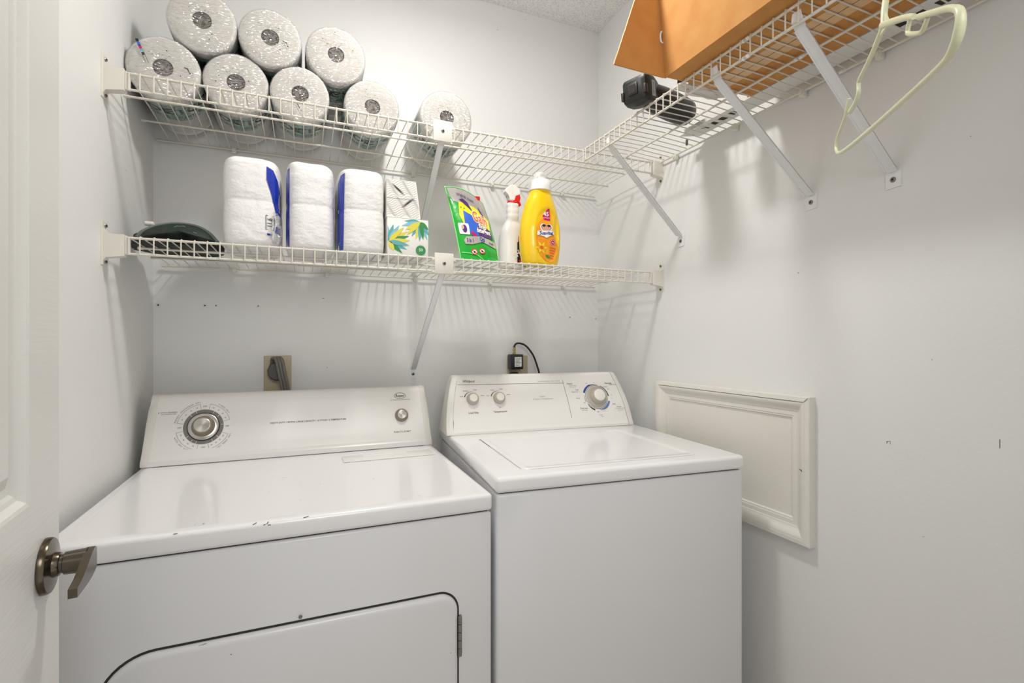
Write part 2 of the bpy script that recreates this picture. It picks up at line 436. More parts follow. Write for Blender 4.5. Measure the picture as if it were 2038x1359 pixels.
# ------------------------------------------------------------------ the open door on the left
DX = -0.270; DY1 = 0.7726; DY0 = 0.02; DZ0, DZ1 = -H + 0.01, 0.84
bm = NB()
rows = [(-1.02, -0.42), (-0.172, 0.62)]; cols = [(0.12, 0.375), (0.415, 0.675)]
DROT = Matrix.Translation((DX, 0.7206, 0)) @ Matrix.Rotation(math.radians(6), 4, 'Z') @ Matrix.Translation((-DX, -0.7206, 0))
box(bm, DX - 0.035, DX - 0.012, DY0, DY1, DZ0, DZ1)
def dbox(y0, y1, z0, z1): box(bm, DX - 0.012, DX, y0, y1, z0, z1)
for (y0, y1) in ((DY0, cols[0][0]), (cols[0][1], cols[1][0]), (cols[1][1], DY1)): dbox(y0, y1, DZ0, DZ1)
for (a, b) in cols:
    dbox(a, b, DZ0, rows[0][0]); dbox(a, b, rows[0][1], rows[1][0]); dbox(a, b, rows[1][1], DZ1)
    for (c, d) in rows:
        prev = None
        for ins, dep in ((0, 0), (0.004, -0.001), (0.009, -0.007), (0.014, -0.008), (0.018, -0.0105), (0.026, -0.0105), (0.040, -0.004), (0.042, -0.004)):
            ring = [bm.verts.new((DX + dep, y, z)) for y, z in ((a + ins, c + ins), (b - ins, c + ins), (b - ins, d - ins), (a + ins, d - ins))]
            if prev:
                for k in range(4): bm.faces.new((prev[k], prev[(k + 1) % 4], ring[(k + 1) % 4], ring[k]))
            prev = ring
        bm.faces.new(prev)
bmesh.ops.transform(bm, matrix=DROT, verts=bm.verts)
d1 = build('door_1', bm, 'door', world=True, smooth=False); d1['kind'] = 'structure'
def part_world(name, bm, mats, parent, **k):   # child of a structure mesh that sits at the origin
    bmesh.ops.transform(bm, matrix=DROT, verts=bm.verts); bmesh.ops.translate(bm, verts=bm.verts, vec=(0, 0, H)); return build(name, bm, mats, parent, **k)
hy, hz = 0.7206, -0.2534
RX = Matrix.Rotation(PI / 2, 4, 'Y')
bm = NB()
lathe(bm, [(0.029, -0.0), (0.0308, 0.001), (0.0308, 0.0045), (0.0295, 0.007), (0.014, 0.009), (0.013, 0.013), (0.0125, 0.014)], 48, Matrix.Translation((DX, hy, hz)) @ RX)
hd = part_world('door_handle', bm, 'bronze', d1); hd['label'] = 'antique bronze lever handle on the open door'
bm = NB(); lathe(bm, [(0.0125, 0.009), (0.0125, 0.014), (0.0105, 0.0145), (0.0105, 0.017), (0.0125, 0.018), (0.0135, 0.038)], 32, Matrix.Translation((DX, hy, hz)) @ RX)
part_world('neck', bm, 'bronze', hd)
bm = NB()
sec = [(0.731, -0.2440, -0.2650), (0.725, -0.2405, -0.2680), (0.710, -0.2425, -0.2700), (0.692, -0.249, -0.2702), (0.670, -0.2555, -0.2690), (0.650, -0.2580, -0.2675)]
rings = []
for (y, zt, zb) in sec: rings.append([Vector((DX + 0.0365, y, zb)), Vector((DX + 0.0365, y, zt)), Vector((DX + 0.0445, y, zt)), Vector((DX + 0.0445, y, zb))])
loft(bm, rings); part_world('lever', bm, 'bronze', hd, smooth=False)

# ------------------------------------------------------------------ dryer
dr = thing('clothes_dryer', 'white front loading dryer with silver dial, on the left beside the open door', 'dryer', (-0.008, 0.993, -H))
DXL, DXR, DYF = -0.386, 0.3705, 0.993
TZ, SZ = -0.323, -0.359
bm = NB()
box(bm, DXL + 0.001, DXR - 0.001, DYF + 0.002, 1.655, -H + 0.02, SZ - 0.0035, 0.006, 3)
box(bm, DXL + 0.008, DXR - 0.008, DYF + 0.010, 1.64, SZ - 0.005, SZ + 0.003, mi=1)  # recessed strip coloured dark as the shadow inside the top seam
build('body', bm, ['enamel_front', 'dark_gap'], dr, world=True)
bm = NB(); fs = box(bm, DXL, DXR, DYF - 0.002, 1.66, SZ, TZ, 0.008, 4)
tf = max(bm.faces, key=lambda f: (round(f.calc_center_median().z, 4), f.calc_area()))
bmesh.ops.inset_region(bm, faces=[tf], thickness=0.022); bmesh.ops.inset_region(bm, faces=[tf], thickness=0.008, depth=-0.0012)
build('top_panel', bm, 'enamel', dr, world=True)
# toe plinth
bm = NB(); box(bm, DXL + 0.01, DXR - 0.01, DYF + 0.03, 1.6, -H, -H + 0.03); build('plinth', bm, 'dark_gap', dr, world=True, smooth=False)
# shallow pressed ridge round the top panel
p = Print(plane_surf((0, 0, TZ), (1, 0, 0), (0, 1, 0)))
rng = random.Random(4)
for (px, py, r) in [(330, 953, 1), (405, 1042, 1.6), (388, 1045, 1.0), (563, 954, 1.2), (598, 962, 1.0), (638, 963, 1.3), (744, 953, 1.8), (656, 948, 0.8), (535, 979, 1.2), (520, 973, 0.9), (834, 986, 1.4), (597, 995, 1.0), (700, 977, 1), (780, 976, 0.8), (655, 1030, 0.9), (470, 955, 0.9), (720, 925, 1.0)]:
    q = at(px, py, 2, TZ); p.disc(q.x, q.y, 0.0009 * r, 'ink', n=8)
q = at(560, 951, 2, TZ); p.line((q.x, q.y), (q.x + 0.012, q.y - 0.004), 0.0009, 'ink'); q = at(597, 967, 2, TZ); p.line((q.x, q.y), (q.x + 0.012, q.y - 0.004), 0.0007, 'ink_soft')
p.build('wear_specks', dr)
p = Print(plane_surf((0, DYF - 0.002, 0), (1, 0, 0), (0, 0, 1)))
for (px, py, l, a) in [(503, 1044, 0.007, 0.4), (524, 1045, 0.004, 0.3), (531, 1043, 0.005, 1.0), (533, 1045, 0.005, 0.0), (345, 1063, 0.006, 0.1), (604, 1030, 0.009, 0.12)]:
    q = at(px, py, 1, DYF - 0.002); p.line((q.x, q.z), (q.x + l * math.cos(a), q.z + l * math.sin(a)), 0.0013, 'ink')
o = p.build('chipped_enamel', dr); o['label'] = 'dark chips along the front edge of the top'
# lint screen lid
bm = NB(); box(bm, 0.097, 0.345, 1.397, 1.463, TZ - 0.001, TZ + 0.0022, 0.0018, 2); lid = build('lint_screen_lid', bm, 'console', dr, world=True)
bm = NB(); box(bm, 0.15, 0.275, 1.438, 1.452, TZ + 0.001, TZ + 0.0045, 0.003, 3); build('finger_grip', bm, 'capwhite', lid, world=True)
# console
fy = lambda z: 1.540 + (z + 0.304) * (0.058 / 0.154)
prof = [(1.533, -0.322), (1.533, -0.309), (1.5385, -0.3035), (1.540, -0.299)]
for k in range(1, 10): z = -0.299 + (0.137) * k / 9; prof.append((fy(z), z))
prof += [(1.6005, -0.152), (1.606, -0.1465), (1.615, -0.145), (1.64, -0.146), (1.655, -0.155), (1.657, -0.322)]
def taper(prof, amt, zlo, zhi): return [amt * max(0.0, min(1.0, (z - zlo) / (zhi - zlo))) for y, z in prof]
bm = NB(); prism(bm, prof, DXL + 0.019, DXR - 0.019, t0=taper(prof, 0.006, -0.32, -0.15), t1=[-t for t in taper(prof, 0.006, -0.32, -0.15)])
con = build('control_console', bm, 'console', dr, world=True)
prof2 = [(y - (0.002 if i < 14 else 0), z + (0.0015 if i >= 13 and z > -0.2 else 0)) for i, (y, z) in enumerate(prof)]
for s in (-1, 1):
    bm = NB()
    a = DXL if s < 0 else DXR; ta = taper(prof2, 0.007, -0.32, -0.15)
    tb = [t + (0.006 if i in range(12, 18) else 0) for i, t in enumerate(ta)]
    xs = [(a, tb), (a - s * 0.004 - s * 0, ta), (a - s * 0.0195, ta)]
    rings = [[Vector((x - s * t[i], y + (0.003 if j == 0 and i < 14 else 0), z - (0.003 if j == 0 and z > -0.2 else 0))) for i, (y, z) in enumerate(prof2)] for j, (x, t) in enumerate(xs)]
    loft(bm, rings); cp = build('console_end_cap', bm, 'cap_plastic', dr, world=True, angle=50)
S = plane_surf((0, 1.540, -0.304), (1, 0, 0), (0, 0.058, 0.154))
p = Print(S)
u0, v0 = -0.251, 0.078
p.ring(u0, v0, 0.038, 0.0475, 'dial_ring', n=64)
for a0, a1, lab in ((100, 168, 'ENERGY PREFERRED DRY'), (15, 78, 'TIMED DRY'), (-75, -22, 'LESS DRY MORE DRY'), (192, 258, 'AUTO DRY CYCLE')):
    A0, A1 = math.radians(a0), math.radians(a1)
    p.ring(u0, v0, 0.0632, 0.0638, 'ink', A0, A1, 30)
    for A in (A0, A1): p.line((u0 + 0.0485 * math.cos(A), v0 + 0.0485 * math.sin(A)), (u0 + 0.0638 * math.cos(A), v0 + 0.0638 * math.sin(A)), 0.0006, 'ink')
    fl = a0 < 0 or a0 > 180
    p.arctext(lab, u0, v0, 0.0685 if not fl else 0.0695, 0.0052, (A0 + A1) / 2, 'ink', flip=fl, pitch=0.0042)
    for k in range(4):
        A = A0 + (A1 - A0) * (k + 0.6) / 4.3
        p.text(['30', '40', '20', '50'][k], u0 + 0.055 * math.cos(A), v0 + 0.055 * math.sin(A), 0.0048, 'ink', rot=A - PI / 2 if not fl else A + PI / 2)
for A, lab in ((90, 'OFF'), (-2, 'OFF'), (180, 'OFF'), (-88, 'OFF')):
    A = math.radians(A); p.text(lab, u0 + 0.056 * math.cos(A), v0 + 0.056 * math.sin(A), 0.0055, 'ink', rot=(A - PI / 2) if lab and A > 1 and A < 2 else 0)
for k in range(10):
    A = math.radians([115, 135, 60, 40, 5, -40, -60, 215, 235, 250][k]); p.line((u0 + 0.041 * math.cos(A), v0 + 0.041 * math.sin(A)), (u0 + 0.047 * math.cos(A), v0 + 0.047 * math.sin(A)), 0.0009, 'white', lay=2)
p.disc(-0.356, 0.1215, 0.0012, 'black'); p.text('ENERGY PREFERRED', -0.333, 0.1215, 0.0042, 'ink'); p.text('AUTOMATIC DRY', -0.333, 0.1165, 0.0042, 'ink')
p.text('HEAVY DUTY / EXTRA LARGE CAPACITY / 6 CYCLE / 2 TEMPERATURE', 0.014, 0.0768, 0.0068, 'black', su=0.97, bold=0.012)
p.ring(0, 0, 0.0, 0.0, 'ink', n=3)
pts = [(0.280 + 0.0175 * math.cos(2 * PI * k / 36), 0.1415 + 0.0092 * math.sin(2 * PI * k / 36)) for k in range(37)]; p.path(pts, 0.0011, 'black')
p.text('Roper', 0.280, 0.1412, 0.0125, 'black', bold=0.015, su=0.85)
p.text('BY WHIRLPOOL CORPORATION', 0.281, 0.1283, 0.0042, 'ink')
p.text('PUSH TO START', 0.281, 0.0268, 0.0070, 'black', bold=0.012)
p.build('console_lettering', con)
Nf = Vector((0, -0.154, 0.058)).normalized(); Uf = Vector((1, 0, 0)); Vf = Vector((0, 0.058, 0.154)).normalized()
def face_mx(surf, u, v): 
    o_ = surf(u, v, 0); n_ = surf(u, v, 1) - o_; x_ = (surf(u + 1, v, 0) - o_); y_ = n_.cross(x_)
    m = Matrix.Identity(4)
    for i in range(3): m[i][0] = x_[i]; m[i][1] = y_[i]; m[i][2] = n_[i]; m[i][3] = o_[i]
    return m
bm = NB(); mx = face_mx(S, u0, v0)
lathe(bm, [(0.0385, 0.0003), (0.0385, 0.002)], 56, mx, 2)
lathe(bm, [(0.0285, 0.005), (0.0275, 0.008), (0.0225, 0.018), (0.0222, 0.0215), (0.0212, 0.0225)], 56, mx, 1)
k = build('timer_knob', bm, ['knob_chrome', 'knob_ring', 'black'], dr, world=True); k['label'] = 'large silver timer dial'
bm = NB(); lathe(bm, [(0.0362, 0.0021), (0.0362, 0.004), (0.034, 0.005), (0.027, 0.0062)], 56); set_frame(build('dial_skirt', bm, 'knob_chrome', k), mx, True)
bm = NB(); lathe(bm, [(0.0195, 0.0222), (0.0193, 0.0236), (0.0184, 0.0241), (0.018, 0.0242), (0.0178, 0.0242), (0.010, 0.0242), (0.0002, 0.0242)], 48); set_frame(build('knob_cap', bm, 'knob_chrome', k), mx, True)
bm = NB(); mx = face_mx(S, 0.2815, 0.0785)
lathe(bm, [(0.0205, 0.0003), (0.0205, 0.004), (0.019, 0.008), (0.0165, 0.0125), (0.0145, 0.0135)], 44, mx, 0)
k = build('start_knob', bm, 'knob_ring', dr, world=True)
bm = NB(); lathe(bm, [(0.0138, 0.0135), (0.0134, 0.0148), (0.0125, 0.0152), (0.0122, 0.0152), (0.007, 0.0152), (0.0002, 0.0152)], 40); set_frame(build('knob_cap', bm, 'knob_chrome', k), mx, True)
# door with groove
def flat_prism(bm, outline, y0, y1, mi=0, inset=0.0, ydeep=None):
    a = [Vector((x, y1, z)) for x, z in outline]; b = [Vector((x, y0, z)) for x, z in outline]
    loft(bm, [a, b], mi)
ol = rrect(-0.312, 0.2965, -1.05, -0.512, (0.03, 0.03, 0.042, 0.085), 12)
bm = NB(); flat_prism(bm, ol, DYF + 0.0014, DYF + 0.006); build('groove_shade', bm, 'dark_gap', dr, world=True, smooth=False)  # dark rim painted as the shade in the groove round the door
ol2 = rrect(-0.3085, 0.2930, -1.0465, -0.5160, (0.03, 0.03, 0.039, 0.082), 12)
bm = NB()
rings = []
cx, cz = 0, -0.78
def shr(o_, d_):
    n = len(o_); out = []
    for i in range(n):
        a = Vector(o_[i - 1]); b = Vector(o_[i]); c = Vector(o_[(i + 1) % n]); t = (c - a).normalized(); out.append(tuple(b + Vector((-t.y, t.x)) * d_))
    return out
for d_, y in ((0, DYF + 0.004), (0, DYF + 0.001), (0.001, DYF - 0.002), (0.0035, DYF - 0.0048), (0.007, DYF - 0.0065), (0.011, DYF - 0.0072)):
    rings.append([Vector((x, y, z)) for x, z in shr(ol2, d_)])
loft(bm, rings); dd = build('door', bm, 'enamel_front', dr, world=True, angle=60)
p = Print(plane_surf((0, DYF - 0.0072, 0), (1, 0, 0), (0, 0, 1)))
for (px, py, l, a) in [(395, 1285, 0.012, 0.15), (403, 1283, 0.006, 0.2)]:
    q = at(px, py, 1, DYF - 0.007); p.line((q.x, q.z), (q.x + l * math.cos(a), q.z + l * math.sin(a)), 0.0007, 'ink_soft')
q = at(460, 1302, 1, DYF - 0.007); p.disc(q.x, q.z, 0.0009, 'ink'); q = at(897, 1299, 1, DYF - .007); p.disc(q.x, q.z, 0.0008, 'ink')
p.build('scratch', dd)
bm = NB(); q = at(598, 1230, 1, DYF - 0.007); lathe(bm, [(0.0035, 0), (0.0032, 0.001)], 12, Matrix.Translation((q.x, DYF - 0.0025, q.z)) @ Matrix.Rotation(PI / 2, 4, 'X')); build('catch_screw', bm, 'dial_ring', dd, world=True)
for (z1, z0) in ((-0.567, -0.650), (-0.905, -0.988)):
    bm = NB(); L = z1 - z0
    for i in range(5):
        a = z0 + L * i / 5 + 0.0006; b = z0 + L * (i + 1) / 5 - 0.0006
        lathe(bm, [(0.0035, a), (0.004, a + 0.0005), (0.004, b - 0.0005), (0.0035, b)], 14, Matrix.Translation((0.2975, DYF - 0.0035, 0)))
    box(bm, 0.2965, 0.3015, DYF - 0.001, DYF + 0.003, z0, z1)
    build('hinge', bm, 'hinge', dr, world=True)

# ------------------------------------------------------------------ washer (turned 4 degrees)
WA = math.radians(-4); WO = Vector((0.3753, 0.979, 0))
ws = thing('washing_machine', 'white top loading washing machine with three pale knobs, between dryer and right wall', 'washing machine', (WO.x, WO.y, -H), WA)
W_, WD = 0.652, 0.655
def zl(z): return z + H
bm = NB()
box(bm, 0.0005, W_ - 0.0005, 0.002, WD - 0.005, 0.02, zl(-0.3245), 0.007, 3)
box(bm, 0.008, W_ - 0.008, 0.010, WD - 0.01, zl(-0.327), zl(-0.319), mi=1)  # dark strip again, painting the shadow in the washer's top seam
build('body', bm, ['enamel_front', 'dark_gap'], ws)
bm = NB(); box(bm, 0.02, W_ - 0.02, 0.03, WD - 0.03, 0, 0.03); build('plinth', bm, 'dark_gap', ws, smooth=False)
bm = NB()
box(bm, -0.003, W_ + 0.001, -0.004, WD, zl(-0.3215), zl(-0.287), 0.010, 5)
build('top_panel', bm, 'enamel', ws)
ZT = zl(-0.287)
# lid with a fine gap, its rim pressed a little lower
bm = NB()
lo = rrect(0.072, 0.545, 0.040, 0.415, 0.018, 8)
rings = [[Vector((x, y, ZT + h)) for x, y in rrect(0.072 + d_, 0.545 - d_, 0.040 + d_, 0.415 - d_, max(0.003, 0.018 - d_ * 0.5), 8)] for d_, h in ((0, -0.001), (0, 0.0012), (0.0012, 0.0024), (0.016, 0.0024), (0.020, 0.0006), (0.024, 0.0004), (0.03, 0.0004), (0.05, 0.0004))]
loft(bm, rings); lidw = build('lid', bm, 'enamel', ws, angle=25)
p = Print(lambda u, v, h: Vector((u, v, ZT + h)))
p.line((0.0712, 0.30), (0.0712, 0.408), 0.0014, 'ink'); p.line((0.0712, 0.055), (0.0712, 0.30), 0.0007, 'ink_soft'); p.line((0.09, 0.0388), (0.53, 0.0388), 0.0007, 'ink_soft'); p.line((0.09, 0.4165), (0.5, 0.4165), 0.0006, 'ink_soft')
p.line((0.066, 0.402), (0.078, 0.414), 0.0012, 'ink')
p.build('lid_gap', ws, world=False)
# console
fyw = lambda z: 0.495 + (z + 0.270) * (0.070 / 0.158)
prof = [(0.488, -0.2865), (0.488, -0.279), (0.4925, -0.274), (0.495, -0.268)]
for k in range(1, 11): z = -0.268 + 0.144 * k / 10; prof.append((fyw(z) - 0.004 * math.sin(PI * k / 10), z))
prof += [(0.5605, -0.1175), (0.566, -0.1115), (0.575, -0.109), (0.60, -0.110), (0.62, -0.125), (0.63, -0.2865)]
prof = [(y, zl(z)) for y, z in prof]
tp = taper(prof, 0.030, zl(-0.285), zl(-0.112)); tp = [t * t / 0.030 for t in tp]
bm = NB(); prism(bm, prof, 0.010, 0.622, t0=tp, t1=[-t for t in tp]); cw = build('control_console', bm, 'console', ws)
for s in (-1, 1):
    a = -0.012 if s < 0 else 0.646
    bm = NB(); rings = []
    for dx, dy, sc in ((0.0, 0.006, 0.90), (0.003, 0.002, 0.965), (0.008, -0.0005, 0.995), (0.0225, -0.0018, 1.006)):
        yc = 0.56; zc = zl(-0.2865)
        rings.append([Vector((a - s * (dx + tp[i] + (0.002 if dx == 0 else 0)), yc + (y - yc) * sc + dy * 0.3, zc + (z - zc) * sc)) for i, (y, z) in enumerate(prof)])
    loft(bm, rings); build('console_end_cap', bm, 'cap_plastic', ws, angle=50)
_P0 = Vector((0, 0.495, zl(-0.270))); _V = Vector((0, 0.070, 0.158)).normalized(); _N = Vector((1, 0, 0)).cross(_V)
def SW(u, v, h):
    t = (v - 0.0022) / 0.1575; b = 0.004 * math.sin(PI * max(0, min(1, t)))
    return _P0 + Vector((u, 0, 0)) + _V * v + _N * (h + b * 0.91)
p = Print(SW)
p.text('Whirlpool', 0.074, 0.1545, 0.0115, 'black', shear=0.25, bold=0.01, su=0.82)
p.path([(0.058, 0.158), (0.07, 0.160), (0.078, 0.153), (0.072, 0.149)], 0.0005, 'ink')
p.line((0.037, 0.144), (0.406, 0.1395), 0.0011, 'ink'); p.line((0.403, 0.151), (0.413, 0.017), 0.0011, 'ink')
p.text('Commercial Quality  Super Capacity', 0.352, 0.1478, 0.0058, 'ink_soft', su=0.95)
p.text('2 Speed', 0.318, 0.094, 0.0065, 'ink_soft'); p.text('6 Cycles / 3 Temperatures', 0.320, 0.0855, 0.0065, 'ink_soft')
for u, name, labs in ((0.0805, 'Load Size', ('Small', 'Medium', 'Large', 'Extra')), (0.168, 'Temperature', ('Hot', 'Warm', 'Cold', 'Rinse'))):
    p.text(name, u - 0.001, 0.0495, 0.0085, 'black', bold=0.012)
    p.ring(u, 0.0945, 0.0245, 0.0275, 'ink', math.radians(165), math.radians(85), 24, taper=(1, 0.1))
    for a, l in zip((168, 122, 72, 15), labs):
        a = math.radians(a); p.text(l, u + 0.036 * math.cos(a), 0.0975 + 0.029 * math.sin(a), 0.0052, 'ink')
p.text('Hi', 0.168, 0.0625, 0.006, 'ink')
ub, vb = 0.519, 0.085
p.ring(ub, vb, 0.0405, 0.0418, 'ink', n=64)
p.ring(ub, vb, 0.044, 0.0515, 'dialblue', math.radians(160), math.radians(112), 24, taper=(1, 0.8))
p.ring(ub, vb, 0.044, 0.0480, 'ink', math.radians(112), math.radians(72), 20, taper=(1, 0.2))
p.ring(ub, vb, 0.044, 0.0480, 'black', math.radians(62), math.radians(2), 24, taper=(0.5, 1))
p.ring(ub, vb, 0.044, 0.0515, 'dialblue2', math.radians(-20), math.radians(-50), 20, taper=(1, 1))
p.ring(ub, vb, 0.044, 0.0515, 'dialblue2', math.radians(-50), math.radians(-85), 20, taper=(1, 0.15))
p.ring(ub, vb, 0.044, 0.0500, 'ink', math.radians(212), math.radians(252), 20, taper=(0.3, 1))
p.ring(ub, vb, 0.045, 0.0490, 'ink_soft', math.radians(170), math.radians(200), 20, taper=(0.3, 0.6))
for (u, v, s, l, m) in ((0.427, 0.1365, 0.0085, 'Heavy', 'ink'), (0.437, 0.129, 0.0055, 'Super wash', 'ink_soft'), (0.437, 0.1235, 0.005, 'pre wash on', 'ink_soft'), (0.450, 0.113, 0.0062, 'Soak', 'ink'), (0.440, 0.106, 0.0055, 'Heavy soil', 'ink'), (0.448, 0.083, 0.006, 'Rinse', 'ink'),
                        (0.469, 0.066, 0.005, 'Off', 'ink'), (0.463, 0.047, 0.0085, 'Delicate', 'ink'), (0.465, 0.040, 0.0055, 'Soft wash', 'ink_soft'), (0.575, 0.134, 0.0085, 'Normal', 'black'), (0.592, 0.129, 0.0055, 'Regular wash', 'ink'),
                        (0.560, 0.121, 0.006, 'Cotton', 'ink'), (0.571, 0.113, 0.0052, 'Light', 'ink_soft'), (0.581, 0.0575, 0.0068, 'Knit', 'black'), (0.597, 0.0475, 0.0065, 'Casual', 'ink'), (0.601, 0.0415, 0.0055, 'Permanent press', 'ink_soft'),
                        (0.601, 0.0355, 0.005, 'low speed', 'ink_soft'), (0.523, 0.022, 0.006, 'Rinse', 'ink_soft'), (0.528, 0.016, 0.0055, 'Spin', 'ink_soft'), (0.514, 0.0325, 0.0055, 'Off', 'ink'), (0.577, 0.090, 0.005, '10', 'ink'), (0.577, 0.078, 0.005, '6', 'ink'), (0.49, 0.136, 0.0055, '14', 'ink'), (0.52, 0.138, 0.005, '10', 'ink_soft')):
    p.text(l, u, v, s, m, bold=0.01 if m == 'black' else 0.0)
p.build('console_lettering', cw, world=False)
def knob(surf, u, v, parts_, parent, name, cap_r, cap_h0, mats=('washer_knob', 'washer_knob_cap'), world=False):
    mx = face_mx(surf, u, v); bm = NB(); lathe(bm, parts_, 44, mx); k_ = build(name, bm, mats[0], parent, world=world)
    bm = NB(); lathe(bm, [(cap_r, cap_h0), (cap_r, cap_h0 + 0.001), (cap_r * 0.92, cap_h0 + 0.0022)], 40, mx); build('knob_cap', bm, mats[1], k_, world=world)
    return k_
for u, nm in ((0.0805, 'load_size_knob'), (0.1685, 'temperature_knob')):
    knob(SW, u, 0.0935, [(0.0195, 0.0003), (0.0195, 0.005), (0.0180, 0.012), (0.0140, 0.0165), (0.0130, 0.0168)], ws, nm, 0.0128, 0.0165)
kb = knob(SW, ub, vb, [(0.0375, 0.0003), (0.0375, 0.003), (0.035, 0.0045), (0.0272, 0.0055), (0.0268, 0.010), (0.0215, 0.024), (0.0208, 0.0245)], ws, 'cycle_knob', 0.0205, 0.0243)

# ------------------------------------------------------------------ wire shelves
def shelf(name, label, origin, length, depth, rotz, rods, ends, clips, braces, plate=None, picket=0.0262, lip=0.036, rod_ext=(-0.0, 0.0), tips=(), group=None, wallrod_dz=-0.010, skip_ends=True):
    """local x along the lip, local y towards the wall, z = 0 on the lip's top rail"""
    t = thing(name, label, 'wire shelf', origin, rotz, group)
    rr, wr_ = 0.0029, 0.0015
    bm = NB(); n = int(length / picket); off = (length - n * picket) / 2
    for i in range(n + 1):
        x = off + i * picket
        tube(bm, [(x, depth - 0.002, wallrod_dz + 0.0045), (x, depth * 0.5, 0.003), (x, 0.002, 0.0042), (x, -0.0035, 0.002), (x, -0.0042, -0.006), (x, -0.0042, -lip - 0.001)], wr_, 6)
    build('deck_wires', bm, 'wire', t)
    for (z, y, a, b) in ((0, 0, 0, length), (-lip, 0, 0, length)):
        bm = NB(); tube(bm, [(a - 0.004, y, z), (b + 0.004, y, z)], rr, 10); build('lip_rail', bm, 'wire', t)
    for (y, dz, a, b) in rods:
        bm = NB(); tube(bm, [(a, y, dz), (b, y, dz)], rr, 10)
        for e, sgn in ((a, -1), (b, 1)): tube(bm, [(e - sgn * 0.008, y, dz), (e + sgn * 0.003, y, dz)], rr * 1.35, 10)
        build('support_rod', bm, 'wire', t)
    for (x, y, z) in tips:
        bm = NB(); tube(bm, [(x - 0.009, y, z), (x + 0.001, y, z), (x + 0.003, y, z)], [0.0042, 0.0042, 0.003], 12); build('rod_tip', bm, 'capwhite', t)
    for (x, sgn) in ends:          # moulded bracket between rail end and side wall; sgn: towards the wall
        bm = NB(); g = 0.003
        w_ = 0.041
        outl = [(0.0, 0.0055), (0.024, 0.0055), (0.033, 0.009), (0.0385, 0.018), (w_ - 0.0015, 0.026), (w_ - 0.0015, -0.058), (0.033, -0.047), (0.0, -lip - 0.006)]
        loft(bm, [[Vector((x + sgn * a, yy, zz)) for a, zz in outl] for yy in (-0.010, 0.012)], 0)
        box(bm, x + sgn * (w_ - 0.003), x + sgn * w_, -0.014, 0.018, -0.064, 0.034, 0.001, 2)
        eb = build('end_bracket', bm, 'bracket', t, smooth=False)
        for zz in (0.024, -0.056):
            bm = NB(); screw(bm, (x + sgn * (w_ - 0.004), 0.004, zz), (-sgn, -0.6, 0), 0.0042); build('screw', bm, ['steel', 'screw_dark'], eb)
        bm = NB(); box(bm, x - sgn * 0.0075 - 0.001, x - sgn * 0.0075 + 0.001, -0.004, 0.006, -lip - 0.002, 0.002); box(bm, min(x, x - sgn * 0.007), max(x, x - sgn * 0.007), -0.002, 0.008, -lip + 0.001, -0.001); build('rail_socket', bm, 'cap_plastic', eb, smooth=False)
    for x in clips:
        bm = NB(); box(bm, x - 0.006, x + 0.006, depth - 0.006, depth + 0.0105, wallrod_dz - 0.012, wallrod_dz + 0.006, 0.002, 2)
        tube(bm, [(x, depth + 0.002, wallrod_dz - 0.004), (x, depth - 0.009, wallrod_dz - 0.004)], 0.0045, 10)
        build('wall_clip', bm, 'bracket', t)
    if plate is not None:
        bm = NB(); box(bm, plate - 0.027, plate + 0.027, -0.0105, -0.0055, -lip - 0.008, 0.014, 0.0015, 2)
        for a in (-0.012, 0.012): box(bm, plate + a - 0.003, plate + a + 0.003, -0.006, 0.004, -lip - 0.007, -lip + 0.003)
        for a in (-0.030, 0.030): box(bm, plate + a - 0.004, plate + a + 0.004, -0.0075, -0.004, -0.006, 0.0); box(bm, plate + a - 0.004, plate + a + 0.004, -0.0075, -0.004, -lip - 0.004, -lip + 0.002)
        jp = build('joining_plate', bm, 'bracket', t)
        bm = NB(); screw(bm, (plate, -0.0105, -0.015), (0, -1, 0), 0.0048); build('screw', bm, ['steel', 'screw_dark'], jp)
    for (x, xf, drop, wdt) in braces:
        bm = NB(); h = wdt / 2
        top = Vector((x, 0.002, -lip + 0.004)); bot = Vector((xf, depth + 0.0075, -drop)); d_ = (bot - top).normalized()
        side = Vector((1, 0, 0)); nrm = d_.cross(side).normalized(); side = nrm.cross(d_).normalized()
        path = [top + Vector((0, -0.002, 0.020)), top + Vector((0, -0.001, 0.006)), top + d_ * 0.012, top.lerp(bot, 0.5), bot - d_ * 0.006, bot]
        rings = []
        for i, q in enumerate(path):
            hh = h * (0.75 if i in (0, 5) else 1.0)
            rings.append([q - side * hh - nrm * 0.0013, q + side * hh - nrm * 0.0013, q + side * hh * 1.0 + nrm * 0.0013, q - side * hh + nrm * 0.0013])
        loft(bm, rings)
        # folded edge that gives the strap its channel
        for s_ in (-1, 1):
            rings = [[q + side * (s_ * h) + nrm * a + side * b for a, b in ((-0.0013, 0), (0.004, 0), (0.004, -s_ * 0.001), (-0.0013, -s_ * 0.001))] for q in path[2:5]]
            loft(bm, rings)
        br = build('support_brace', bm, 'brace', t, angle=30)
        bm = NB(); oz = -drop
        ft = [(-0.0145, oz - 0.034), (0.0145, oz - 0.032), (0.0150, oz + 0.002), (0.0130, oz + 0.011), (0.008, oz + 0.017), (0.0, oz + 0.019), (-0.008, oz + 0.015), (-0.012, oz + 0.006), (-0.0145, oz - 0.006)]
        loft(bm, [[Vector((xf + a, yy, zz)) for a, zz in ft] for yy in (depth + 0.0122, depth + 0.0098)])
        fp = build('foot_plate', bm, 'brace', br, smooth=False)
        bm = NB(); screw(bm, (xf, depth + 0.0098, oz - 0.016), (0, -1, 0), 0.0055); build('screw', bm, ['steel', 'screw_dark'], br)
    # hooked top of the brace over the lip
    return t
ub0 = -0.371; LN = 1.448
def xw(px, py): return at(px, py, 1, 1.75).x
SD = 0.3855
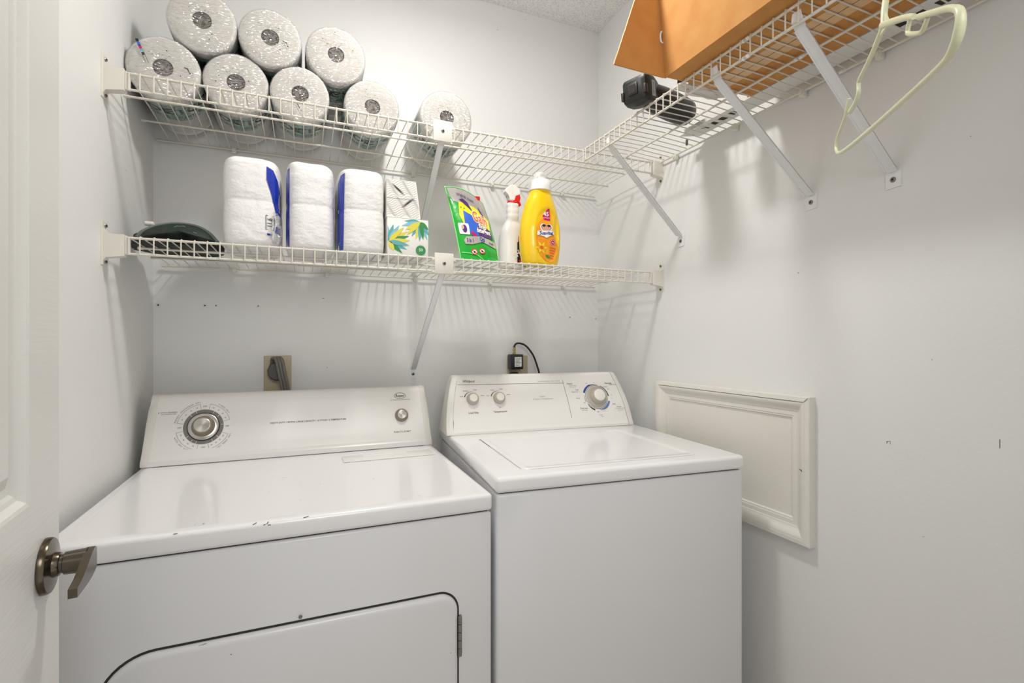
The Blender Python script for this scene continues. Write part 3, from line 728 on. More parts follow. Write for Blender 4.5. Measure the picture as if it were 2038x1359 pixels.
shelf('wire_shelf', 'upper white wire shelf on the back wall, holding the wrapped paper towel rolls', (ub0, 1.3625, 0.6015), LN, SD, 0,
      [(0.117, -0.0045, -0.030, LN - 0.028), (0.258, -0.0055, -0.030, LN - 0.002), (SD, -0.010, -0.024, LN + 0.018)],
      [(0.002, -1), (LN + 0.006, 1)], [xw(466, 298) - ub0, xw(822, 346) - ub0, xw(979, 368) - ub0, xw(1119, 386) - ub0], [(0.728, 0.728, 0.335, 0.017)], plate=0.728, group='wire shelves on the back wall')
shelf('wire_shelf', 'lower white wire shelf on the back wall, holding tissue packs and detergent bottles', (ub0, 1.3625, 0.2325), LN, SD, 0,
      [(0.110, -0.0045, 0.0, LN - 0.028), (0.256, -0.0055, -0.008, LN - 0.005), (SD, -0.010, -0.012, LN + 0.018)],
      [(0.002, -1), (LN + 0.006, 1)], [xw(466, 538) - ub0, xw(651, 545) - ub0, xw(827, 555) - ub0, xw(975, 560) - ub0, xw(1121, 570) - ub0], [(0.732, 0.727, 0.331, 0.017)], plate=0.732, group='wire shelves on the back wall')
# right wall: local x runs towards the camera, local y to the right wall
RD = 0.284
shelf('wire_shelf', 'white wire shelf section on the right wall, nearer the corner, under the power tool', (0.825, 1.366, 0.611), 0.617, RD, -PI / 2,
      [(0.152, -0.0045, 0.006, 0.616), (RD, -0.008, 0.012, 0.612)], [], [0.085, 0.325, 0.53], [(0.128, 0.098, 0.272, 0.021), (0.536, 0.544, 0.262, 0.021)],
      tips=[(0.622, 0, 0), (0.622, 0, -0.036), (0.622, 0.152, -0.0045), (0.619, RD, -0.008)], picket=0.0262, group='wire shelf sections on the right wall')
shelf('wire_shelf', 'white wire shelf section on the right wall, nearer the camera, with the hanger', (0.825, 0.738, 0.611), 0.72, RD, -PI / 2,
      [(0.152, -0.0045, 0.0, 0.715), (RD, -0.008, 0.0, 0.715)], [], [0.075, 0.33], [(0.104, 0.096, 0.262, 0.021), (0.60, 0.6, 0.262, 0.021)],
      tips=[(-0.002, 0, 0), (-0.002, 0, -0.036), (0.0, 0.152, -0.0045), (-0.002, RD, -0.008)], picket=0.0262, group='wire shelf sections on the right wall')

# ------------------------------------------------------------------ wrapped paper towel rolls on the upper shelf
ZD = 0.6073      # top of the deck wires
def towel_roll(cx, yf, cz, r, L, seed, label, hole_tone=0, mark=None, brand=None, band=None):
    t = thing('paper_towel_roll', label, 'paper towel roll', (cx, yf, cz - r), group='wrapped paper towel rolls')
    rng = random.Random(seed); ph = [rng.uniform(0, 6.28) for _ in range(4)]; N_ = 56
    def rad(a, y):   # a little out of round
        return 1 + 0.010 * math.sin(2 * a + ph[0]) + 0.007 * math.sin(3 * a + ph[1]) + 0.004 * math.sin(5 * a + ph[2] + 9 * y)
    def P(a, q, y, grow=0.0):
        k = min(rad(a, y), 1.0) * q + grow
        return Vector((cx + math.cos(a) * k, yf + y, cz + math.sin(a) * k))
    bm = NB(); prof = [(0.022, 0.001), (0.030, 0.0), (r * 0.6, 0.0005), (r * 0.90, 0.002), (r * 0.975, 0.006), (r * 0.997, 0.014), (r - 0.0005, 0.03), (r - 0.0005, L - 0.03), (r * 0.99, L - 0.012), (r * 0.93, L - 0.002), (0.022, L)]
    R_ = [[bm.verts.new(P(2 * PI * k / N_, q, y)) for k in range(N_)] for q, y in prof]
    for i in range(len(R_) - 1):
        for k in range(N_):
            f = bm.faces.new((R_[i][k], R_[i][(k + 1) % N_], R_[i + 1][(k + 1) % N_], R_[i + 1][k])); f.material_index = 1 if i < 3 else 0
    build('roll', bm, ['paper', 'paper_ring'], t, world=True, angle=80)
    bm = NB()
    rr = [(0.0220, 0.001), (0.0215, 0.004), (0.0215, 0.05)]
    R_ = [[bm.verts.new(Vector((cx + math.cos(2 * PI * k / 28) * q, yf + y, cz + math.sin(2 * PI * k / 28) * q))) for k in range(28)] for q, y in rr]
    for a, b in zip(R_, R_[1:]):
        for k in range(28): bm.faces.new((a[k], a[(k + 1) % 28], b[(k + 1) % 28], b[k]))
    bm.faces.new(R_[-1]); build('core', bm, 'core', t, world=True)
    bm = NB(); NG = 30     # film pushed into the core
    rings_ = []
    for i_, q in enumerate((0.0205, 0.017, 0.013, 0.009, 0.005, 0.002)):
        rings_.append([Vector((cx + math.cos(a) * q, yf + 0.006 + 0.003 * i_ * (1 if i_ < 3 else 0.6) - 0.009 * noise.noise(Vector((math.cos(a) * q * 130 + seed * 5, math.sin(a) * q * 130, seed * 2.0))) - 0.004 * noise.noise(Vector((math.cos(a) * q * 320, math.sin(a) * q * 320, seed * 1.3))), cz + math.sin(a) * q)) for a in [2 * PI * k / NG for k in range(NG)]])
    loft(bm, rings_); build('gathered_film', bm, 'corefilm', t, world=True, angle=12)
    # printed band round the far half of the roll
    def SR(u, v, h):  # u: arc length from the underside, v: distance back
        a = -PI / 2 + u / r; return P(a, r, 2 * ymid0 - v, 0.0002 + h)
    ymid0 = band if band else 0.085
    p = Print(SR); ymid = band if band else 0.085; b0 = ymid - 0.045; b1 = ymid + 0.055
    for (u0_, u1_, m_) in ((-0.14, -0.085, 'teal'), (-0.075, -0.02, 'paleteal'), (-0.02, 0.045, 'teal'), (0.055, 0.15, 'paleteal')):
        p.poly([(u0_, b0 + rng.uniform(0, 0.01)), (u1_, b0 + rng.uniform(0, 0.012)), (u1_, b1 - rng.uniform(0, 0.012)), (u0_, b1 - rng.uniform(0, 0.01))], m_, grid=0.012)
    words = (brand or 'SOL', 'SELECT', 'ETC', 'LO')
    for i, (u_, m_) in enumerate(((-0.10, 0), (-0.035, 1), (0.03, 2), (0.09, 3))):
        wd = words[0] if i in (1, 3) else words[2]
        p.text(wd, u_, ymid + 0.014, 0.044, 'black', bold=0.03, lay=3, rot=0)
        p.text('SELECT', u_, ymid - 0.020, 0.015, 'black', bold=0.01, lay=3)
        p.path([(u_ - 0.025, ymid - 0.032), (u_ + 0.025, ymid - 0.030), (u_ + 0.025, ymid - 0.038), (u_ - 0.025, ymid - 0.038), (u_ - 0.025, ymid - 0.032)], 0.0012, 'black', lay=3)
    p.ring(0.07, ymid, 0.010, 0.012, 'black', lay=3)
    p.build('printed_label', t)
    # clear wrap, gathered and crumpled over the end
    bm = NB(); NF = 72; prof = [(0.0, 0.008), (0.008, 0.006), (0.014, 0.0035), (0.020, 0.000), (0.03, -0.0018), (0.042, -0.0022), (0.055, -0.0018), (r * 0.85, -0.0008), (r * 0.95, 0.0015), (r * 0.99, 0.006), (r + 0.0008, 0.016), (r + 0.001, 0.05), (r + 0.001, L - 0.03)]
    R_ = []
    for q, y in prof[1:]:
        ring = []
        for k in range(NF):
            a = 2 * PI * k / NF; n_ = noise.noise(Vector((math.cos(a) * q * 40 + seed * 7, math.sin(a) * q * 40, seed)))
            amp = 0.0022 * (1 - max(0, (y - 0.0)) / 0.02) if y < 0.02 else 0.0002
            ring.append(bm.verts.new(P(a, min(q, r), y - max(0, amp) * abs(n_) * 1.6, max(0, q - r) + 0.0006)))
        R_.append(ring)
    for i in range(len(R_) - 1):
        for k in range(NF): bm.faces.new((R_[i][k], R_[i][(k + 1) % NF], R_[i + 1][(k + 1) % NF], R_[i + 1][k]))
    bm.faces.new(R_[0][::-1])
    wp = build('plastic_wrap', bm, 'film', t, world=True, angle=180)
    # scraps of print gathered on the end
    p = Print(lambda u, v, h: Vector((cx + u, yf - 0.0035 - h, cz + v)))
    if mark == 'colours':
        c, s = math.cos(math.radians(-68)), math.sin(math.radians(-68))
        base = (-0.054, 0.058)
        for i, (m_, l_) in enumerate((('black', 0.007), ('podblue', 0.007), ('dialblue', 0.004), ('magenta', 0.007), ('tealpetal', 0.005), ('bluepetal', 0.003), ('ink', 0.007))):
            l0 = [0, 0.007, 0.014, 0.018, 0.025, 0.030, 0.033][i]
            a = (base[0] + c * l0, base[1] + s * l0); b = (base[0] + c * (l0 + l_), base[1] + s * (l0 + l_)); p.line(a, b, 0.006, m_)
        for o_ in (-0.003, 0.003):
            a = (base[0] + c * 0.040 + o_, base[1] + s * 0.040); b = (base[0] + c * 0.058 + o_, base[1] + s * 0.058); p.line(a, b, 0.0009, 'ink')
    for k in range(2 + seed % 3):
        a = rng.uniform(0, 6.28); q = rng.uniform(0.03, 0.06); x, z = q * math.cos(a), q * math.sin(a)
        if k == 0 and seed % 2: p.path([(x, z), (x + 0.008, z - 0.002), (x + 0.011, z - 0.010), (x + 0.014, z - 0.014)], [0.002, 0.003, 0.0015, 0.003], 'ink')
        else: p.disc(x, z, 0.0014, 'black', n=8)
    for k in range(7): p.line((-0.03 + k * 0.007, 0.026 + 0.006 * math.sin(k * 2 + seed)), (-0.026 + k * 0.007, 0.027 + 0.006 * math.sin(k * 2 + seed)), 0.0008, 'ink')
    p.build('print_scrap', wp)
    return t
R1 = 0.0815
z1 = ZD + R1
def rest(a, b, r):
    (xa, za, ra), (xb, zb, rb) = a, b
    ra += r; rb += r; dx, dz = xb - xa, zb - za; d_ = math.hypot(dx, dz); k_ = (ra * ra - rb * rb + d_ * d_) / (2 * d_); h_ = math.sqrt(ra * ra - k_ * k_)
    return (xa + dx * k_ / d_ - dz / d_ * h_, za + dz * k_ / d_ + dx / d_ * h_)
rb_ = [(-0.3270, ZD + 0.0815, 0.0815), (-0.1660, ZD + 0.0790, 0.0790), (-0.0095, ZD + 0.0770, 0.0770), (0.1850, ZD + 0.0795, 0.0795)]
t1_, t2_, t3_ = rest(rb_[0], rb_[1], 0.0805), rest(rb_[1], rb_[2], 0.0785), rest(rb_[2], rb_[3], 0.0810)
YR = 1.492; LR = 0.245
towel_roll(rb_[0][0], YR, rb_[0][1], 0.0812, LR, 1, 'bottom row paper towel roll against the left wall, coloured print strip on its wrap', mark='colours')
towel_roll(rb_[1][0], YR + 0.005, rb_[1][1], 0.0787, LR, 2, 'second paper towel roll from the left in the bottom row')
towel_roll(rb_[2][0], YR, rb_[2][1], 0.0767, LR, 3, 'third paper towel roll from the left in the bottom row, under the right top roll')
towel_roll(rb_[3][0], YR + 0.008, rb_[3][1], 0.0792, LR, 4, 'rightmost of the four grouped bottom paper towel rolls, black letters SOL on its underside', brand='SOL')
towel_roll(0.4070, YR, ZD + 0.0830, 0.0830, LR, 5, 'single paper towel roll standing apart behind the joining plate of the upper shelf', brand='ETC')
towel_roll(t1_[0], YR - 0.004, t1_[1], 0.0802, LR, 6, 'leftmost of the three paper towel rolls stacked on top, cut by the picture edge')
towel_roll(t2_[0], YR - 0.002, t2_[1], 0.0782, LR, 7, 'middle of the three paper towel rolls stacked on top')
towel_roll(t3_[0], YR - 0.002, t3_[1], 0.0807, LR, 8, 'rightmost of the three paper towel rolls stacked on top, above a gap in the row')

# ------------------------------------------------------------------ things on the lower shelf
ZS = 0.2380
def superring(cx, cy, a, b, z, n=3.2, seg=64, fn=None):
    out = []
    for k in range(seg):
        t = 2 * PI * k / seg; c, s = math.cos(t), math.sin(t)
        x = a * abs(c) ** (2 / n) * (1 if c >= 0 else -1); y = b * abs(s) ** (2 / n) * (1 if s >= 0 else -1)
        out.append(Vector((cx + x, cy + y, z)))
    return out
def tissue_pack(x0, x1, yf, h, label, blue, seed):
    cx = (x0 + x1) / 2; a = (x1 - x0) / 2; dp = 0.12; cy = yf + dp
    t = thing('toilet_tissue_pack', label, 'toilet paper pack', (cx, cy, ZS), group='toilet tissue packs on the lower shelf')
    hs = [(0.0, 0.90), (0.004, 0.955), (0.012, 0.985), (0.03, 1.0), (0.07, 1.0), (0.095, 0.992), (h / 2 - 0.003, 0.978), (h / 2, 0.970), (h / 2 + 0.003, 0.978), (h / 2 + 0.015, 0.99), (h - 0.04, 0.995), (h - 0.02, 0.975), (h - 0.010, 0.94), (h - 0.004, 0.87), (h - 0.001, 0.75), (h, 0.5)]
    def scale_at(z):
        for (h0, s0), (h1, s1) in zip(hs, hs[1:]):
            if h0 <= z <= h1: return s0 + (s1 - s0) * (z - h0) / (h1 - h0)
        return 1
    NE = 4.0
    def wob(x, z): return 0.0016 * noise.noise(Vector((x * 22 + seed, z * 30, seed * 3.1)))
    bm = NB(); rings = []
    zz = sorted(set([q for q, _ in hs] + [h * k / 30 for k in range(31)]))
    for z in zz:
        s_ = scale_at(z); ring = superring(cx, cy, a * s_, dp * s_, ZS + z, NE, 96)
        ring = [Vector((q.x, q.y + wob(q.x, z) + (0 if True else 0), q.z + (0.004 * noise.noise(Vector((q.x * 18, q.y * 18, seed))) if z > h - 0.02 else 0))) for q in ring]
        rings.append(ring)
    loft(bm, rings); build('wrapped_rolls', bm, 'tppack', t, world=True, angle=60)
    def SP(u, v, hh):   # u = x, v = height
        s_ = scale_at(v); k = min(0.9995, abs(u) / (a * s_)); y = cy - dp * s_ * (1 - k ** NE) ** (1 / NE)
        k2 = k ** (NE - 1); nx = (1 if u >= 0 else -1) * k2; nl = math.hypot(nx, 1)
        return Vector((cx + u + nx / nl * hh * 3, y + wob(cx + u, v) - hh * 3 / nl - 0.0006, ZS + v))
    p = Print(SP)
    if blue == 'right':
        p.poly([(a * 0.54, h * 0.89), (a * 0.76, h * 0.86), (a * 0.90, h * 0.76), (a * 0.975, h * 0.62), (a * 0.975, h * 0.38), (a * 0.86, h * 0.36), (a * 0.68, h * 0.60), (a * 0.54, h * 0.74)], 'blue', grid=0.006)
        p.poly([(a * 0.80, h * 0.16), (a * 0.97, h * 0.16), (a * 0.97, h * 0.24), (a * 0.86, h * 0.24)], 'blue', grid=0.004)
        p.path([(a * 0.52, h * 0.34), (a * 0.80, h * 0.33), (a * 0.78, h * 0.18), (a * 0.52, h * 0.18), (a * 0.52, h * 0.34)], 0.0014, 'ink')
        p.text('11.6', a * 0.65, h * 0.26, 0.016, 'ink', rot=PI / 2, su=0.85, bold=0.01); p.line((a * 0.56, h * 0.13), (a * 0.72, h * 0.125), 0.005, 'blue'); p.line((a * 0.57, h * 0.14), (a * 0.7, h * 0.14), 0.001, 'white', lay=3)
    elif blue == 'left':
        p.poly([(-a * 0.975, h * 0.03), (-a * 0.83, h * 0.02), (-a * 0.83, h * 0.91), (-a * 0.90, h * 0.90), (-a * 0.965, h * 0.82)], 'blue', grid=0.005)
    else:
        p.poly([(-a * 0.975, h * 0.03), (-a * 0.78, h * 0.02), (-a * 0.72, h * 0.92), (-a * 0.86, h * 0.90), (-a * 0.96, h * 0.82)], 'blue', grid=0.005)
        p.line((-a * 0.97, h * 0.10), (-a * 0.86, h * 0.105), 0.0015, 'bluepetal', lay=3)
    p.build('blue_label', t)
    if blue == 'right':
        bm = NB(); rng = random.Random(3)
        bmesh.ops.create_icosphere(bm, subdivisions=4, radius=1.0)
        for v in bm.verts:
            n_ = noise.noise(v.co * 2.6) * 0.30 + abs(noise.noise(v.co * 6)) * 0.25; v.co *= (0.8 + n_)
            v.co = Vector((v.co.x * 0.015, v.co.y * 0.018, v.co.z * (0.030 if v.co.z < 0 else 0.055)))
        bmesh.ops.translate(bm, verts=bm.verts, vec=(x1 - 0.009, yf + 0.006, ZS + 0.030))
        o = build('torn_film', bm, 'film', t, world=True, angle=20); o['label'] = 'crumpled clear film hanging open at the side'
    return t
tissue_pack(-0.188, -0.055, 1.372, 0.222, 'leftmost white toilet tissue pack with a torn blue label on its right side', 'right', 1)
tissue_pack(-0.0445, 0.0765, 1.372, 0.226, 'middle white toilet tissue pack with a thin blue edge', 'left', 2)
tissue_pack(0.082, 0.2080, 1.372, 0.226, 'rightmost white toilet tissue pack, beside the patterned tissue boxes', 'wide', 3)

# flowered tissue box and the wave-patterned one on top of it
t = thing('tissue_box', 'square tissue box printed with teal and yellow petals, standing on the lower shelf', 'tissue box', (0.270, 1.45, ZS))
bx0, bx1, byf, bh = 0.2125, 0.3290, 1.402, 0.108
bm = NB(); box(bm, bx0, bx1, byf, byf + 0.115, ZS, ZS + bh, 0.0012, 2); build('carton', bm, 'boxwhite', t, world=True)
p = Print(plane_surf((bx0, byf, ZS), (1, 0, 0), (0, 0, 1)))
def petal(p, u, v, L, wd, a, m, lay, clip=None):
    c, s = math.cos(a), math.sin(a); pts = []
    n = 9
    for k in range(n + 1): q = k / n; pts.append((q * L, wd * math.sin(PI * q ** 0.8) * 0.5))
    for k in range(n - 1, 0, -1): q = k / n; pts.append((q * L, -wd * math.sin(PI * q ** 0.8) * 0.5))
    pts = [(u + x * c - y * s, v + x * s + y * c) for x, y in pts]
    if clip: pts = [(min(max(x, clip[0]), clip[1]), min(max(y, clip[2]), clip[3])) for x, y in pts]
    p.poly(pts, m, lay=lay)
cl = (0.0012, bx1 - bx0 - 0.0012, 0.0012, bh - 0.0012)
rng = random.Random(11)
for i, (a, L, m_) in enumerate(((95, 0.045, 'bluepetal'), (75, 0.05, 'tealpetal'), (58, 0.055, 'bluepetal'), (45, 0.06, 'yellowpetal'), (30, 0.065, 'yellowpetal'), (18, 0.06, 'greenpetal'), (6, 0.06, 'yellowpetal'), (-8, 0.058, 'tealpetal'), (-22, 0.055, 'tealpetal'), (-40, 0.05, 'greenpetal'), (120, 0.03, 'tealpetal'), (-60, 0.03, 'yellowpetal'))):
    petal(p, 0.004, 0.040, L, 0.013, math.radians(a), m_, 1 + i % 4, cl)
for i, (a, L, m_) in enumerate(((180, 0.045, 'tealpetal'), (195, 0.055, 'bluepetal'), (210, 0.05, 'yellowpetal'), (225, 0.055, 'yellowpetal'), (240, 0.05, 'tealpetal'), (255, 0.052, 'yellowpetal'), (268, 0.055, 'tealpetal'), (280, 0.05, 'greenpetal'), (292, 0.055, 'bluepetal'), (305, 0.045, 'tealpetal'), (320, 0.03, 'greenpetal'))):
    petal(p, 0.092, 0.100, L, 0.012, math.radians(a), m_, 1 + i % 4, cl)
p.disc(0.093, 0.020, 0.014, 'greenpetal', lay=6); p.text('50', 0.093, 0.021, 0.012, 'white', lay=7)
p.line((0.0, bh - 0.0015), (bx1 - bx0, bh - 0.0015), 0.0008, 'greenpetal', lay=6); p.line((bx1 - bx0 - 0.0006, 0.002), (bx1 - bx0 - 0.0006, bh), 0.001, 'greenpetal', lay=6)
p.build('petal_print', t)
t = thing('tissue_box', 'white tissue box with grey wavy lines, on top of the flowered tissue box', 'tissue box', (0.262, 1.45, ZS + bh))
wx0, wx1, wyf, wh = 0.211, 0.3045, 1.404, 0.105
zt = ZS + bh + 0.0006
bm = NB(); loft(bm, [[Vector((x, y, zt + z)) for x, y in ((wx0, wyf), (wx1 + e, wyf), (wx1 + e, wyf + 0.112), (wx0, wyf + 0.112))] for z, e in ((0, 0.0), (0.002, 0.001), (wh * 0.5, -0.005), (wh, -0.012))])
build('carton', bm, 'boxwhite', t, world=True, smooth=False)
p = Print(plane_surf((wx0, wyf, zt), (1, 0, 0), (0, 0, 1)))
wmax = lambda v: wx1 - wx0 - 0.001 - 0.012 * v / wh
for k in range(22):
    base = 0.004 + k * 0.0048; pts = []
    for j in range(60):
        u = 0.0005 + j * 0.0016; v = base + 0.0055 * math.sin(u * 150 + k * 0.45) + (0.002 if k > 11 else 0)
        if u < wmax(v) and 0.0005 < v < wh - 0.0005 : pts.append((u, v))
        elif pts:
            if len(pts) > 2: p.path(pts, 0.00065, 'ink_soft')
            pts = []
    if len(pts) > 2: p.path(pts, 0.00065, 'ink_soft')
for (u, v, s_) in ((0.032, 0.078, -1), (0.059, 0.043, 1)):
    for k in range(5):
        pts = [(u + (q - 0.5) * 0.034 + (k - 2) * 0.0016 * s_, v + s_ * 0.009 * math.sin((q - 0.5) * 2.6) * 1.2 + (k - 2) * 0.0026 + 0.0) for q in [j / 12 for j in range(13)]]
        p.path(pts, [0.0002 + 0.0008 * math.sin(PI * j / 12) for j in range(13)], 'ink', lay=3)
p.line((0.0005, 0.0525), (0.081, 0.0525), 0.0007, 'ink', lay=3)
p.build('wave_print', t)

# green detergent pouch
t = thing('detergent_pouch', 'green stand-up detergent pouch leaning left, between tissue boxes and spray bottle', 'detergent pouch', (0.475, 1.40, ZS))
BL, BR, TL, TR = V3(0.4155, 1.378, ZS), V3(0.533, 1.378, ZS), V3(0.3885, 1.455, 0.4655), V3(0.5265, 1.500, 0.4400)
def SG(u, v, h):
    b = BL.lerp(BR, u); tt = TL.lerp(TR, u); q = b.lerp(tt, v)
    bul = 0.020 * max(0.0, math.sin(PI * min(1, u))) ** 0.7 * (math.sin(PI * (0.12 + 0.80 * max(0.0, 1 - v) ** 0.9)))
    q = q + Vector((0.014 * math.sin(PI * v) * (1 - u) * -0.2 + 0.006 * math.sin(PI * v), -bul, 0.014 * math.sin(PI * u) * v * v))
    q.y += 0.0016 * noise.noise(Vector((u * 5, v * 7, 2.2)))
    return q + Vector((0, -h, h * 0.2))
def SGb(u, v):
    q = SG(u, v, 0); b = 0.016 * max(0.0, math.sin(PI * u)) ** 0.7 * max(0.0, 1 - v) ** 0.6
    bul = 0.020 * max(0.0, math.sin(PI * min(1, u))) ** 0.7 * (math.sin(PI * (0.12 + 0.80 * max(0.0, 1 - v) ** 0.9)))
    return q + Vector((0, bul + b * 1.4 + 0.0008, 0))
bm = NB(); n = 24
F = [[bm.verts.new(SG(i / n, j / n, 0)) for i in range(n + 1)] for j in range(n + 1)]
B = [[bm.verts.new(SGb(i / n, j / n)) for i in range(n + 1)] for j in range(n + 1)]
for j in range(n):
    for i in range(n):
        bm.faces.new((F[j][i], F[j][i + 1], F[j + 1][i + 1], F[j + 1][i])); bm.faces.new((B[j][i + 1], B[j][i], B[j + 1][i], B[j + 1][i + 1]))
for i in range(n):
    bm.faces.new((F[0][i + 1], F[0][i], B[0][i], B[0][i + 1])); bm.faces.new((F[n][i], F[n][i + 1], B[n][i + 1], B[n][i]))
    bm.faces.new((F[i][0], F[i + 1][0], B[i + 1][0], B[i][0])); bm.faces.new((F[i + 1][n], F[i][n], B[i][n], B[i + 1][n]))
build('pouch', bm, 'green', t, world=True, angle=50)
p = Print(SG, step=0.0004)
G = 0.06
p.poly([(0.09, 0.80), (0.97, 0.63), (0.985, 0.985), (0.03, 0.985)], 'silver', grid=G)
p.poly([(0.22, 0.79), (0.60, 0.76), (0.95, 0.66), (0.90, 0.46), (0.75, 0.40), (0.25, 0.42), (0.16, 0.60)], 'brightyellow', lay=2, grid=G)
p.poly([(0.24, 0.82), (0.52, 0.66), (0.44, 0.80), (0.34, 0.84)], 'purple', lay=3, grid=G)
p.poly([(0.72, 0.80), (0.80, 0.70), (0.79, 0.62), (0.70, 0.72)], 'purple', lay=3, grid=G)
p.poly([(0.27, 0.67), (0.55, 0.59), (0.62, 0.50), (0.55, 0.34), (0.36, 0.33), (0.24, 0.47)], 'podblue', lay=3, grid=G)
p.poly([(0.60, 0.52), (0.90, 0.47), (0.93, 0.33), (0.56, 0.34), (0.50, 0.42)], 'purple', lay=4, grid=G)
p.poly([(0.36, 0.40), (0.50, 0.34), (0.46, 0.31), (0.36, 0.34)], 'magenta', lay=4, grid=G)
p.text('Gain', 0.66, 0.60, 0.215, 'white', bold=0.06, lay=5, su=1.0, rot=-0.05); p.text('Gain', 0.66, 0.60, 0.21, 'deep_orange', bold=0.02, lay=6, su=1.0, rot=-0.05)
p.text('flings', 0.68, 0.485, 0.09, 'white', bold=0.02, lay=6, su=1.1); p.text('detergent', 0.69, 0.42, 0.10, 'white', bold=0.03, lay=6, su=0.95)
p.poly([(0.17, 0.20), (0.15, 0.25), (0.22, 0.305), (0.60, 0.335), (0.98, 0.29), (0.98, 0.19), (0.60, 0.255), (0.35, 0.205)], 'silver', lay=5, grid=G)
p.text('3 in 1', 0.30, 0.255, 0.075, 'purple', bold=0.03, lay=6); p.text('Oxi', 0.61, 0.292, 0.085, 'navy', bold=0.03, lay=6); p.text('Boost', 0.62, 0.258, 0.035, 'navy', lay=6); p.text('Fresh', 0.85, 0.255, 0.055, 'navy', bold=0.02, lay=6)
p.poly(rrect(0.08, 0.32, 0.335, 0.485, 0.02, 3), 'white', lay=5, grid=G); p.disc(0.21, 0.41, 0.055, 'purple', lay=6); p.disc(0.17, 0.43, 0.03, 'skin', lay=7)
for u, v in ((0.37, 0.105), (0.57, 0.125)):
    p.disc(u, v, 0.070, 'white', lay=5, e=0.55); 
    pts = [(u + 0.066 * math.cos(a * 0.2618), v + 0.036 * math.sin(a * 0.2618)) for a in range(25)]; p.path(pts, 0.013, 'red', lay=6); p.line((u - 0.045, v + 0.02), (u + 0.045, v - 0.02), 0.012, 'red', lay=6)
    p.disc(u, v - 0.004, 0.028, 'black', lay=7, e=0.5)
for k in range(4): p.line((0.72, 0.135 - 0.018 * k), (0.96, 0.105 - 0.018 * k), 0.006, 'leaf', lay=5)
p.path([(0.05, 0.085), (0.25, 0.083), (0.45, 0.06), (0.58, 0.0)], 0.010, 'limegreen', lay=5)
p.text('original scent', 0.42, 0.875, 0.075, 'purple', lay=5, rot=-0.12); 
for u, v in ((0.24, 0.71), (0.31, 0.70)): p.disc(u, v, 0.016, 'leaf', lay=5, e=0.6)
for pts in ([(0.004, 0.0), (0.004, 0.5), (0.004, 0.99)], [(0.996, 0.0), (0.996, 0.5), (0.996, 0.99)]):
    dense = [(pts[0][0], k / 24) for k in range(25)]; p.path(dense, 0.018, 'limegreen', lay=5)
p.path([(k / 20, 0.992) for k in range(21)], 0.009, 'limegreen', lay=5)
p.build('pouch_print', t)
bm = NB(); q = SG(0.80, 0.985, 0); box(bm, q.x - 0.014, q.x + 0.012, q.y - 0.002, q.y + 0.003, q.z - 0.006, q.z + 0.006, 0.002, 2); build('zipper_tab', bm, 'red', t, world=True)

# spray bottle
sx, sy = 0.6300, 1.502
SZK = 1.035
t = thing('spray_bottle', 'white spray bottle with a red trigger, half hidden behind the yellow bottle', 'spray bottle', (sx, sy, ZS))
bm = NB()
prof = [(0.0, 0.88, 1), (0.004, 0.97, 1), (0.012, 1, 1), (0.05, 1, 1), (0.085, 1.0, 1), (0.105, 0.94, 1), (0.125, 0.80, 0.95), (0.140, 0.62, .9), (0.148, 0.50, .9), (0.152, 0.44, 1.2), (0.158, 0.42, 1.3), (0.163, 0.46, 1.3), (0.168, 0.43, 1.3), (0.176, 0.42, 1.3), (0.181, 0.46, 1.3), (0.186, 0.43, 1.3), (0.194, 0.42, 1.3), (0.199, 0.45, 1.3), (0.204, 0.42, 1.3), (0.207, 0.36, 1.3)]
rings = [superring(sx, sy, 0.047 * s_, 0.030 * s_ * k_, ZS + z * SZK, 2.4, 44) for z, s_, k_ in prof]
loft(bm, rings); build('bottle', bm, 'capwhite', t, world=True, angle=50)
bm = NB(); lathe(bm, [(0.0175, 0.205), (0.018, 0.209), (0.0165, 0.212)], 28, Matrix.Translation((sx, sy, ZS)) @ Matrix.Scale(SZK, 4, (0, 0, 1))); build('red_collar', bm, 'red', t, world=True)
bm = NB()
hd_ = [(-0.016, 0.212), (-0.018, 0.232), (-0.026, 0.238), (-0.031, 0.236), (-0.027, 0.248), (-0.012, 0.262), (0.004, 0.264), (0.018, 0.255), (0.026, 0.244), (0.024, 0.232), (0.013, 0.228), (0.010, 0.212)]
loft(bm, [[Vector((sx + a * 0.97, sy + yy, ZS + zz * SZK)) for a, zz in hd_] for yy in (-0.012, 0.012)])
bmesh.ops.bevel(bm, geom=[e for e in bm.edges], offset=0.0025, segments=2, affect='EDGES')
build('spray_head', bm, 'capwhite', t, world=True)
bm = NB(); tr_ = [(0.006, 0.228), (0.020, 0.234), (0.023, 0.222), (0.020, 0.212), (0.026, 0.200), (0.021, 0.198), (0.012, 0.211), (0.002, 0.214)]
loft(bm, [[Vector((sx + a, sy + yy, ZS + zz * SZK)) for a, zz in tr_] for yy in (-0.0135, 0.0055)]); build('trigger', bm, 'red', t, world=True, smooth=False)
def SS(u, v, h):
    a_, b_ = 0.047, 0.030; k = min(0.999, abs(u) / a_); y = sy - b_ * (1 - k ** 2.4) ** (1 / 2.4); return Vector((sx + u, y - 0.0006 - h, ZS + v * SZK))
p = Print(SS)
p.poly([(0.004, 0.012), (0.040, 0.004), (0.040, 0.104), (0.018, 0.090), (0.004, 0.078)], 'black', grid=0.01)
p.poly([(0.006, 0.082), (0.020, 0.083), (0.034, 0.096), (0.030, 0.102), (0.012, 0.094), (0.008, 0.100)], 'deep_orange', lay=2, grid=0.01)
p.text('SHOUT', 0.022, 0.052, 0.026, 'white', rot=0.5, bold=0.02, lay=3, su=0.8)
